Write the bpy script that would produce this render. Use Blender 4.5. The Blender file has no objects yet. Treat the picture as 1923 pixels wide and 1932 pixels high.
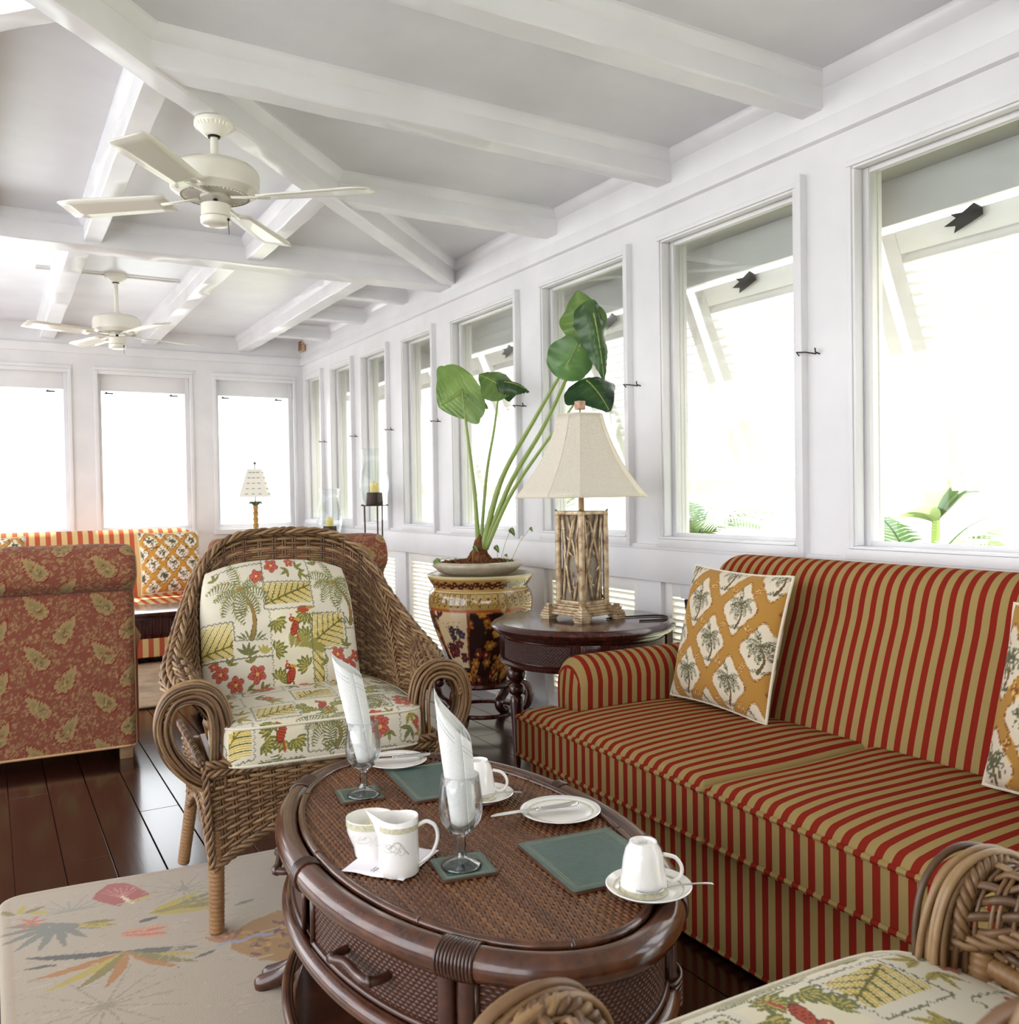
import bpy, bmesh, math, random
import numpy as np
from mathutils import Vector, Matrix, Euler

random.seed(7)
rng = np.random.default_rng(7)
PI = math.pi
D = bpy.data
sc = bpy.context.scene
COL = sc.collection
R = math.radians

# ------------------------------------------------------------------ camera
def look_matrix(yaw, pitch, roll, loc):
    fw = Vector((math.sin(yaw) * math.cos(pitch), math.cos(yaw) * math.cos(pitch), math.sin(pitch)))
    r0 = Vector((math.cos(yaw), -math.sin(yaw), 0)); u0 = r0.cross(fw)
    r = r0 * math.cos(roll) + u0 * math.sin(roll)
    u = -r0 * math.sin(roll) + u0 * math.cos(roll)
    m = Matrix((r, u, -fw)).transposed().to_4x4()
    m.translation = loc
    return m

cam_d = D.cameras.new('camera'); cam = D.objects.new('camera', cam_d); COL.objects.link(cam)
cam_d.sensor_fit = 'HORIZONTAL'; cam_d.sensor_width = 36.0
cam_d.lens = 1689.4 / 1923 * 36.0
cam_d.clip_start = 0.02; cam_d.clip_end = 200
cam.matrix_world = look_matrix(R(30.254), R(-1.098), R(-0.891), Vector((0, 0, 1.2)))
cam_d.dof.use_dof = True; cam_d.dof.focus_distance = 2.6; cam_d.dof.aperture_fstop = 11.0
sc.camera = cam

# ------------------------------------------------------------------ daylight
w = D.worlds.new('overcast_daylight'); sc.world = w; w.use_nodes = True
nt = w.node_tree; nt.nodes.clear()
bg = nt.nodes.new('ShaderNodeBackground'); wo = nt.nodes.new('ShaderNodeOutputWorld')
bg.inputs['Color'].default_value = (0.945, 0.96, 1.0, 1); bg.inputs['Strength'].default_value = 3.9
nt.links.new(bg.outputs[0], wo.inputs[0])
sun_d = D.lights.new('sun', 'SUN'); sun_d.energy = 16.0; sun_d.angle = R(2); sun_d.color = (1, 0.96, 0.92)
sun = D.objects.new('sun', sun_d); COL.objects.link(sun)
sun.rotation_euler = Vector((-.12, -.56, -.82)).to_track_quat('-Z', 'Y').to_euler()

sc.view_settings.view_transform = 'Standard'; sc.view_settings.look = 'None'
sc.view_settings.exposure = 0.32; sc.view_settings.gamma = 1.0
sc.view_settings.use_curve_mapping = False
cy = sc.cycles
cy.max_bounces = 10; cy.diffuse_bounces = 6; cy.glossy_bounces = 4; cy.transmission_bounces = 10; cy.transparent_max_bounces = 16
cy.sample_clamp_indirect = 8.0; cy.caustics_reflective = False; cy.caustics_refractive = False
cy.use_denoising = True

# ------------------------------------------------------------------ helpers
def lin(h):
    if isinstance(h, str):
        h = h.lstrip('#'); c = [int(h[i:i + 2], 16) / 255 for i in (0, 2, 4)]
    else:
        c = h
    return tuple(x / 12.92 if x <= 0.04045 else ((x + 0.055) / 1.055) ** 2.4 for x in c)

def V(*a): return Vector(a)

class MB:
    """collects geometry for ONE mesh object"""
    def __init__(s): s.v = []; s.f = []; s.c = []; s.m = []
    def add(s, vs, fs, c=0.5, m=0):
        o = len(s.v); s.v += [tuple(p) for p in vs]; s.f += [tuple(i + o for i in f) for f in fs]
        s.c += [c] * len(vs); s.m += [m] * len(fs)
    def box(s, a, b, c=0.5, m=0):
        x0, y0, z0 = [min(p, q) for p, q in zip(a, b)]; x1, y1, z1 = [max(p, q) for p, q in zip(a, b)]
        s.add([(x0, y0, z0), (x1, y0, z0), (x1, y1, z0), (x0, y1, z0), (x0, y0, z1), (x1, y0, z1), (x1, y1, z1), (x0, y1, z1)],
              [(0, 3, 2, 1), (4, 5, 6, 7), (0, 1, 5, 4), (1, 2, 6, 5), (2, 3, 7, 6), (3, 0, 4, 7)], c, m)
    def obox(s, mat, a, b, c=0.5, m=0):
        t = MB(); t.box(a, b); s.add([mat @ Vector(p) for p in t.v], t.f, c, m)
    def prism(s, poly, z0, z1, mat=None, c=0.5, m=0):
        n = len(poly); vs = [(x, y, z0) for x, y in poly] + [(x, y, z1) for x, y in poly]
        if mat is not None: vs = [mat @ Vector(p) for p in vs]
        fs = [tuple(range(n - 1, -1, -1)), tuple(range(n, 2 * n))] + [(i, (i + 1) % n, n + (i + 1) % n, n + i) for i in range(n)]
        s.add(vs, fs, c, m)
    def grid(s, P, wrap_u=False, wrap_v=False, c=0.5, m=0, flip=False):
        """P[i][j] rows of points"""
        nu, nv = len(P), len(P[0]); vs = [p for row in P for p in row]; fs = []
        for i in range(nu if wrap_u else nu - 1):
            for j in range(nv if wrap_v else nv - 1):
                a, b = i * nv + j, i * nv + (j + 1) % nv; i2 = (i + 1) % nu
                q = (a, b, i2 * nv + (j + 1) % nv, i2 * nv + j)
                fs.append(q[::-1] if flip else q)
        s.add(vs, fs, c, m)
    def lathe(s, prof, n=32, c=0.5, m=0, mat=None, cap0=True, cap1=True, sx=1.0, sy=1.0):
        P = []
        for r, z in prof:
            row = []
            for k in range(n):
                a = 2 * PI * k / n; p = Vector((r * sx * math.cos(a), r * sy * math.sin(a), z))
                row.append(mat @ p if mat is not None else p)
            P.append(row)
        o = len(s.v); s.grid(P, wrap_v=True, c=c, m=m)
        L = len(prof)
        if cap0 and prof[0][0] > 1e-5: s.f.append(tuple(o + k for k in range(n - 1, -1, -1))); s.m.append(m)
        if cap1 and prof[-1][0] > 1e-5: s.f.append(tuple(o + (L - 1) * n + k for k in range(n))); s.m.append(m)
    def tube(s, pts, r, n=8, closed=False, c=0.5, m=0, ry=None, up=None, cap=True):
        """r: number or list; ry: flattened second radius; up: normal hint (vector or list)"""
        pts = [Vector(p) for p in pts]; L = len(pts)
        rs = r if isinstance(r, (list, tuple)) else [r] * L
        ry_ = [None] * L if ry is None else (ry if isinstance(ry, (list, tuple)) else [ry] * L)
        P = []; nrm = None
        for i in range(L):
            a = pts[(i - 1) % L] if (closed or i > 0) else pts[i]; b = pts[(i + 1) % L] if (closed or i < L - 1) else pts[i]
            t = (b - a)
            if t.length < 1e-9: t = Vector((0, 0, 1))
            t.normalize()
            if up is not None:
                h = Vector(up[i]) if isinstance(up, list) else Vector(up)
            else:
                h = nrm if nrm is not None else (Vector((0, 0, 1)) if abs(t.z) < 0.9 else Vector((1, 0, 0)))
            nn = h - t * h.dot(t)
            if nn.length < 1e-6: nn = t.orthogonal()
            nn.normalize(); nrm = nn; bb = t.cross(nn)
            ra = rs[i]; rb = ry_[i] if ry_[i] is not None else ra
            P.append([pts[i] + bb * (ra * math.cos(2 * PI * k / n)) + nn * (rb * math.sin(2 * PI * k / n)) for k in range(n)])
        o = len(s.v); s.grid(P, wrap_u=closed, wrap_v=True, c=c, m=m)
        if cap and not closed:
            s.f.append(tuple(o + k for k in range(n - 1, -1, -1))); s.f.append(tuple(o + (L - 1) * n + k for k in range(n))); s.m += [m, m]
    def ball(s, c0, rx, ry=None, rz=None, n=12, c=0.5, m=0, mat=None):
        ry = ry or rx; rz = rz or rx; P = []
        for i in range(n // 2 + 1):
            a = -PI / 2 + PI * i / (n // 2); row = []
            for k in range(n):
                b = 2 * PI * k / n
                p = Vector((rx * max(math.cos(a), 1e-4) * math.cos(b), ry * max(math.cos(a), 1e-4) * math.sin(b), rz * math.sin(a)))
                if mat is not None: p = mat @ p
                row.append(Vector(c0) + p)
            P.append(row)
        s.grid(P, wrap_v=True, c=c, m=m)
    def build(s, name, mats, parent=None, smooth=True, bevel=None, weld=False, uv=None, angle=40):
        me = D.meshes.new(name); me.from_pydata(s.v, [], s.f); me.update()
        mats = mats if isinstance(mats, (list, tuple)) else [mats]
        for x in mats: me.materials.append(x)
        if len(mats) > 1: me.polygons.foreach_set('material_index', s.m)
        at = me.attributes.new('rnd', 'FLOAT', 'POINT'); at.data.foreach_set('value', s.c)
        if bevel or weld:
            bm = bmesh.new(); bm.from_mesh(me)
            if weld: bmesh.ops.remove_doubles(bm, verts=bm.verts, dist=1e-5)
            bmesh.ops.recalc_face_normals(bm, faces=bm.faces)
            if bevel:
                ed = [e for e in bm.edges if len(e.link_faces) == 2 and e.calc_face_angle(0) > 0.6]
                bmesh.ops.bevel(bm, geom=ed, offset=bevel, segments=2, affect='EDGES', profile=0.6, clamp_overlap=True)
            bm.to_mesh(me); bm.free()
        if smooth:
            me.polygons.foreach_set('use_smooth', [True] * len(me.polygons))
            if angle and angle < 180: me.set_sharp_from_angle(angle=R(angle))
        o = D.objects.new(name, me); COL.objects.link(o)
        if parent is not None: o.parent = parent
        return o

def thing(name, label, cat, loc=(0, 0, 0), rz=0, group=None, rot=None):
    o = D.objects.new(name, None); COL.objects.link(o); o.empty_display_size = 0.05
    o.location = loc; o.rotation_euler = rot or (0, 0, rz)
    o['label'] = label; o['category'] = cat
    if group: o['group'] = group
    return o

def tag(o, label, cat, group=None, kind=None):
    o['label'] = label; o['category'] = cat
    if group: o['group'] = group
    if kind: o['kind'] = kind
    return o

def struct(o): o['kind'] = 'structure'; return o
def stuff(o): o['kind'] = 'stuff'; return o

def copy_tree(o, parent=None):
    c = o.copy(); COL.objects.link(c)
    if parent is not None: c.parent = parent
    for ch in list(o.children): copy_tree(ch, c)
    return c

def bez(p, n=12):
    """Catmull-Rom through points p (tuples of any length)"""
    p = [np.array(q, float) for q in p]; out = []
    for i in range(len(p) - 1):
        a, b, c, d = p[max(i - 1, 0)], p[i], p[i + 1], p[min(i + 2, len(p) - 1)]
        for k in range(n):
            t = k / n
            out.append(0.5 * (2 * b + (c - a) * t + (2 * a - 5 * b + 4 * c - d) * t * t + (3 * b - a - 3 * c + d) * t ** 3))
    out.append(p[-1]); return out

# ------------------------------------------------------------------ materials
class NT:
    def __init__(s, name):
        s.mat = D.materials.new(name); s.mat.use_nodes = True; s.t = s.mat.node_tree; s.t.nodes.clear()
        s.out = s.t.nodes.new('ShaderNodeOutputMaterial')
        s.b = s.t.nodes.new('ShaderNodeBsdfPrincipled'); s.t.links.new(s.b.outputs[0], s.out.inputs[0])
    def n(s, k, **kw):
        x = s.t.nodes.new(k)
        for a, v in kw.items(): setattr(x, a, v)
        return x
    def l(s, a, b): s.t.links.new(a, b)
    def set(s, **kw):
        for a, v in kw.items():
            s.b.inputs[a.replace('_', ' ')].default_value = v
    def co(s, kind='Object', scale=None):
        c = s.n('ShaderNodeTexCoord').outputs[kind]
        if scale is None: return c
        m = s.n('ShaderNodeMapping'); m.inputs['Scale'].default_value = scale; s.l(c, m.inputs[0]); return m.outputs[0]
    def noise(s, co, scale, detail=3, rough=0.5):
        x = s.n('ShaderNodeTexNoise'); x.inputs['Scale'].default_value = scale; x.inputs['Detail'].default_value = detail
        x.inputs['Roughness'].default_value = rough; s.l(co, x.inputs['Vector']); return x.outputs['Fac']
    def ramp(s, fac, stops):
        x = s.n('ShaderNodeValToRGB'); e = x.color_ramp.elements
        while len(e) < len(stops): e.new(0.5)
        for q, (p, c) in zip(e, stops): q.position = p; q.color = (*lin(c), 1)
        s.l(fac, x.inputs[0]); return x.outputs[0]
    def math(s, op, a, b=None, c=None):
        x = s.n('ShaderNodeMath', operation=op)
        for i, v in enumerate((a, b, c)):
            if v is None: continue
            if isinstance(v, (int, float)): x.inputs[i].default_value = v
            else: s.l(v, x.inputs[i])
        return x.outputs[0]
    def mix(s, fac, a, b, bt='MIX'):
        x = s.n('ShaderNodeMix', data_type='RGBA', blend_type=bt)
        for sock, v in ((x.inputs[0], fac), (x.inputs[6], a), (x.inputs[7], b)):
            if isinstance(v, (int, float)): sock.default_value = v
            elif isinstance(v, tuple): sock.default_value = v
            elif isinstance(v, str): sock.default_value = (*lin(v), 1)
            else: s.l(v, sock)
        return x.outputs[2]
    def bump(s, h, strength=0.3, dist=0.002):
        x = s.n('ShaderNodeBump'); x.inputs['Strength'].default_value = strength; x.inputs['Distance'].default_value = dist
        s.l(h, x.inputs['Height']); s.l(x.outputs[0], s.b.inputs['Normal'])
    def attr(s, name='rnd', out='Fac'):
        x = s.n('ShaderNodeAttribute'); x.attribute_name = name; return x.outputs[out]
    def color(s, c): s.l(c, s.b.inputs['Base Color'])

def plain(name, col, rough=0.5, spec=0.5, metal=0.0, var=0.0, scale=20, bump=0.0, coat=0.0):
    m = NT(name); m.set(Roughness=rough, Metallic=metal, Specular_IOR_Level=spec, Coat_Weight=coat)
    if var or bump:
        f = m.noise(m.co(), scale)
        c = np.array([int(col.lstrip('#')[i:i + 2], 16) / 255 for i in (0, 2, 4)])
        m.color(m.ramp(f, [(0.25, tuple(np.clip(c * (1 - var), 0, 1))), (0.75, tuple(np.clip(c * (1 + var), 0, 1)))]))
        if bump: m.bump(f, bump, 0.003)
    else:
        m.set(Base_Color=(*lin(col), 1))
    return m.mat

def white_paint(name, col, rough=0.42):
    m = NT(name); m.set(Roughness=rough, Specular_IOR_Level=0.45)
    co = m.co(); a = m.noise(co, 3.0, 4); b = m.noise(co, 60.0, 3)
    c = np.array([int(col.lstrip('#')[i:i + 2], 16) / 255 for i in (0, 2, 4)])
    m.color(m.ramp(a, [(0.3, tuple(c * 0.965)), (0.7, tuple(np.clip(c * 1.015, 0, 1)))]))
    m.bump(m.math('ADD', m.math('MULTIPLY', a, 0.6), m.math('MULTIPLY', b, 0.4)), 0.22, 0.004)
    return m.mat

M_wall = white_paint('white_wall_paint', '#e4e3e5')
M_ceil = white_paint('grey_white_ceiling_paint', '#dfdfe2', 0.32)
M_beam = white_paint('gloss_white_beam_paint', '#e7e6e9', 0.27)
M_louv = white_paint('louver_paint', '#eeebe6')
M_soffit = white_paint('shaded_soffit_paint', '#98958f', 0.6)  # the grey paints in the shade below the eave
M_eave = white_paint('shaded_eave_paint', '#c6c5c2', 0.6)  # board greyed to carry its shade in the colour
M_shut = white_paint('storm_shutter_paint', '#efece9')

def wood(name, dark, light, rough=0.28, coat=0.3, scale=(1.0, 14, 14), per_rnd=0.25, noisesc=5):
    m = NT(name); m.set(Roughness=rough, Coat_Weight=coat, Coat_Roughness=0.12)
    co = m.co('Object', scale); f = m.noise(co, noisesc, 5, 0.6)
    base = m.ramp(f, [(0.3, dark), (0.72, light)])
    r = m.attr('rnd')
    base = m.mix(m.math('MULTIPLY', r, per_rnd), base, dark)
    m.color(base); m.bump(f, 0.12, 0.002); return m.mat

M_floor = wood('dark_floor_boards', '#1d0c0a', '#381814', 0.22, 0.5, (14, 1.0, 14), 0.5)
M_mahog = wood('dark_mahogany', '#2c0f0b', '#54231a', 0.22, 0.4, (10, 10, 1.5), 0.2)
M_bamboo = wood('polished_brown_bamboo', '#37190f', '#663a20', 0.22, 0.45, (6, 6, 6), 0.5, 4)
M_bamboo_dk = wood('dark_brown_cane_wood', '#2e160f', '#5a3220', 0.28, 0.35, (6, 6, 6), 0.4, 4)
M_tanfoot = plain('tan_wooden_foot', '#8a6a4a', 0.5)

def rattan(name, stops, rough=0.42):
    m = NT(name); m.set(Roughness=rough, Specular_IOR_Level=0.5)
    r = m.attr('rnd'); f = m.noise(m.co('Object', (1, 1, 1)), 55, 2); g = m.noise(m.co(), 9, 2)
    k = m.math('ADD', m.math('MULTIPLY', r, 0.62), m.math('ADD', m.math('MULTIPLY', f, 0.22), m.math('MULTIPLY', g, 0.24)))
    m.color(m.ramp(k, stops)); m.bump(f, 0.15, 0.001); return m.mat

M_wick = rattan('golden_brown_wicker', [(0.10, '#3f2b1c'), (0.42, '#6b4d32'), (0.66, '#8c6c48'), (0.92, '#ad9069')])
M_wrap = rattan('wrapped_cane', [(0.15, '#5a3d25'), (0.5, '#8a6540'), (0.9, '#ab8a5c')])
M_cane = rattan('brown_woven_cane', [(0.1, '#33190d'), (0.5, '#643c21'), (0.92, '#8f5f36')], 0.4)

def cane_bump(name, c1, c2, sx=150, sz=150):
    """woven cane on small aprons: basket pattern from two crossed waves"""
    m = NT(name); m.set(Roughness=0.4)
    g = m.n('ShaderNodeUVMap'); g.uv_map = 'UVMap'
    s = m.n('ShaderNodeSeparateXYZ'); m.l(g.outputs[0], s.inputs[0])
    a = m.math('MULTIPLY', s.outputs[0], sx); b = m.math('MULTIPLY', s.outputs[1], sz)
    ck = m.math('SINE', m.math('ADD', m.math('MULTIPLY', a, PI), m.math('MULTIPLY', m.math('FLOOR', b), PI)))
    row = m.math('ABSOLUTE', m.math('SINE', m.math('MULTIPLY', b, PI)))
    h = m.math('MULTIPLY', m.math('ADD', m.math('MULTIPLY', ck, 0.5), 0.5), m.math('POWER', row, 0.6))
    m.color(m.ramp(h, [(0.1, c1), (0.9, c2)])); m.bump(h, 0.9, 0.003); return m.mat

M_apron = cane_bump('dark_woven_cane_panel', '#2a130b', '#6d3d22')
M_apron2 = cane_bump('red_brown_woven_cane_panel', '#240d09', '#5c2a1d')

def stripe(name, axis, red='#80261a', gold='#9c8556', period=0.042, phase=0.0, pale=False):
    m = NT(name); m.set(Roughness=0.95, Specular_IOR_Level=0.04)
    co = m.co(); s = m.n('ShaderNodeSeparateXYZ'); m.l(co, s.inputs[0])
    v = m.math('FRACT', m.math('ADD', m.math('MULTIPLY', s.outputs[axis], 1 / period), 100 + phase))
    k = m.math('GREATER_THAN', v, 0.53)
    f = m.noise(co, 900, 2); g = m.noise(co, 6, 2)
    gold2 = m.mix(m.math('MULTIPLY', f, 0.45), gold, '#8a7443' if not pale else '#d8b070')
    m.color(m.mix(k, gold2, red)); m.bump(f, 0.25, 0.0006); return m.mat

M_strY = stripe('red_gold_stripe_cloth', 1)
M_strX = stripe('red_gold_stripe_arm_cloth', 0, phase=.62)
M_strFar = stripe('glare_paled_stripe_cloth', 0, '#bd5f45', '#dcc28c', 0.075, 0, True)  # far sofa colours lightened to carry the window glare

def painted(name, rough=0.85, bump=0.25, bscale=700, spec=0.15, coat=0.0, sheen=0.1):
    m = NT(name); m.set(Roughness=rough, Specular_IOR_Level=spec, Coat_Weight=coat, Sheen_Weight=sheen)
    m.color(m.attr('paint', 'Color'))
    if bump: m.bump(m.noise(m.co(), bscale, 2), bump, 0.0008)
    return m.mat

M_print = painted('tropical_print_cloth'); M_trellis = painted('palm_trellis_print_cloth')
M_paisley = painted('paisley_print_cloth'); M_rug = painted('tufted_wool_rug', 0.95, 0.8, 260, 0.05, 0, 0.3)
M_pot = painted('glazed_porcelain_print', 0.12, 0, 1, 0.5, 0.6, 0)
M_farprint = painted('pale_palm_trellis_cloth')
M_cream = plain('cream_cloth', '#d9d0bb', 0.9, 0.1, var=0.05, scale=300, bump=0.2)
M_rim_cloth = plain('peach_welt_cloth', '#c49a72', 0.9, 0.1, var=0.1, scale=300)
M_rust = plain('rust_cloth', '#8d4a32', 0.9, 0.1, var=0.25, scale=60)
M_china = plain('white_china', '#f1eeea', 0.12, 0.5, coat=0.5)
M_band = plain('pale_sage_gold_band', '#c9c4a8', 0.25, 0.5, var=0.12, scale=160)
M_swirl = plain('grey_swirl_print', '#c6c2ba', 0.3)
M_silver = plain('polished_silver', '#d8d6d6', 0.16, 0.5, 1.0)
M_linen = plain('white_linen', '#dfe0dc', 0.9, 0.1, var=0.04, scale=400, bump=0.15)
M_paper = plain('white_paper', '#eeeaf0', 0.85, 0.1)
M_ink = plain('black_print', '#34343a', 0.7)
M_green = NT('slate_green_board')
_f = M_green.noise(M_green.co(), 90, 3); M_green.color(M_green.ramp(_f, [(0.3, '#3c5450'), (0.75, '#4b635d')]))
M_green.set(Roughness=0.3); M_green.bump(_f, 0.12, 0.001); M_green = M_green.mat
M_gilt = plain('faint_gilt_line', '#8f8a6c', 0.5)
M_matedge = plain('brown_board_edge', '#5a3d2c', 0.5)
M_fan = plain('ivory_fan_enamel', '#e6e2d6', 0.25, 0.5, coat=0.3)
M_dkmetal = plain('dark_metal', '#2b2623', 0.45, 0.5, 0.7)
M_iron = plain('dark_brown_iron', '#3c2a25', 0.5, 0.5, 0.3)
M_wax = plain('yellow_candle_wax', '#ecd98a', 0.5, 0.3)
M_shade = NT('oatmeal_linen_shade')
_f = M_shade.noise(M_shade.co('Object', (400, 400, 60)), 1.0, 3); M_shade.color(M_shade.ramp(_f, [(0.3, '#c9bfae'), (0.7, '#dfd8ca')]))
M_shade.set(Roughness=0.9); M_shade = M_shade.mat
M_resin = NT('carved_gilt_resin')
_f = M_resin.noise(M_resin.co(), 30, 3); M_resin.color(M_resin.ramp(_f, [(0.25, '#6d5038'), (0.45, '#ad9370'), (0.75, '#d2bf9e')]))
M_resin.set(Roughness=0.33, Metallic=0.25); M_resin.bump(_f, 0.3, 0.002); M_resin = M_resin.mat
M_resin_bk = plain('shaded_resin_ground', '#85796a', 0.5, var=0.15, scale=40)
M_dish = plain('grey_glazed_stoneware', '#b7aa94', 0.3, 0.5, var=0.08, scale=30, coat=0.3)
M_soil = plain('bark_and_soil', '#5c3d28', 0.95, 0.1, var=0.5, scale=70, bump=0.8)
M_bulb = plain('fibrous_brown_bulb', '#5f3c27', 0.9, 0.1, var=0.5, scale=40, bump=0.8)

def leafmat(name, a, b, back=None, rough=0.35, trans=0.25):
    m = NT(name); m.set(Roughness=rough, Specular_IOR_Level=0.5)
    r = m.attr('rnd'); f = m.noise(m.co(), 14, 3)
    c = m.ramp(m.math('ADD', m.math('MULTIPLY', r, 0.7), m.math('MULTIPLY', f, 0.3)), [(0.15, a), (0.85, b)])
    m.color(c)
    t = m.n('ShaderNodeBsdfTranslucent'); m.l(c, t.inputs[0])
    mx = m.n('ShaderNodeMixShader'); mx.inputs[0].default_value = trans
    m.l(m.b.outputs[0], mx.inputs[1]); m.l(t.outputs[0], mx.inputs[2]); m.l(mx.outputs[0], m.out.inputs[0])
    return m.mat

M_leaf = leafmat('green_glossy_leaf', '#2f5a1e', '#a8c672', rough=0.24)
M_leaf_dk = leafmat('dark_green_leaf', '#16341c', '#6f9a55', rough=0.24, trans=0.18)
M_stem = leafmat('pale_green_stem', '#7f9a48', '#bccb7c', rough=0.4)
M_garden = leafmat('garden_leaf', '#4d6a42', '#9aa878', rough=0.5, trans=0.35)

def glass_thin(name, tint=(0.97, 0.985, 0.98), refl=0.06, amt=0.5):
    m = NT(name); m.t.nodes.remove(m.b)
    tr = m.n('ShaderNodeBsdfTransparent'); tr.inputs[0].default_value = (*tint, 1)
    gl = m.n('ShaderNodeBsdfGlossy'); gl.inputs['Roughness'].default_value = 0.02
    fr = m.n('ShaderNodeLayerWeight'); fr.inputs[0].default_value = 0.25
    k = m.math('ADD', m.math('MULTIPLY', fr.outputs['Fresnel'], amt), refl * 0.3)
    mx = m.n('ShaderNodeMixShader'); m.l(k, mx.inputs[0]); m.l(tr.outputs[0], mx.inputs[1]); m.l(gl.outputs[0], mx.inputs[2])
    m.l(mx.outputs[0], m.out.inputs[0]); return m.mat

M_pane = glass_thin('window_glass'); M_hurr = glass_thin('hurricane_glass', (0.94, 0.97, 0.97), 0.1)
M_bowl = glass_thin('goblet_bowl_glass', (0.985, 0.99, 0.99), 0.12, 0.55)
M_goblet = glass_thin('clear_goblet_glass', (0.97, 0.98, 0.98), 0.4, 0.9)

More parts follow.
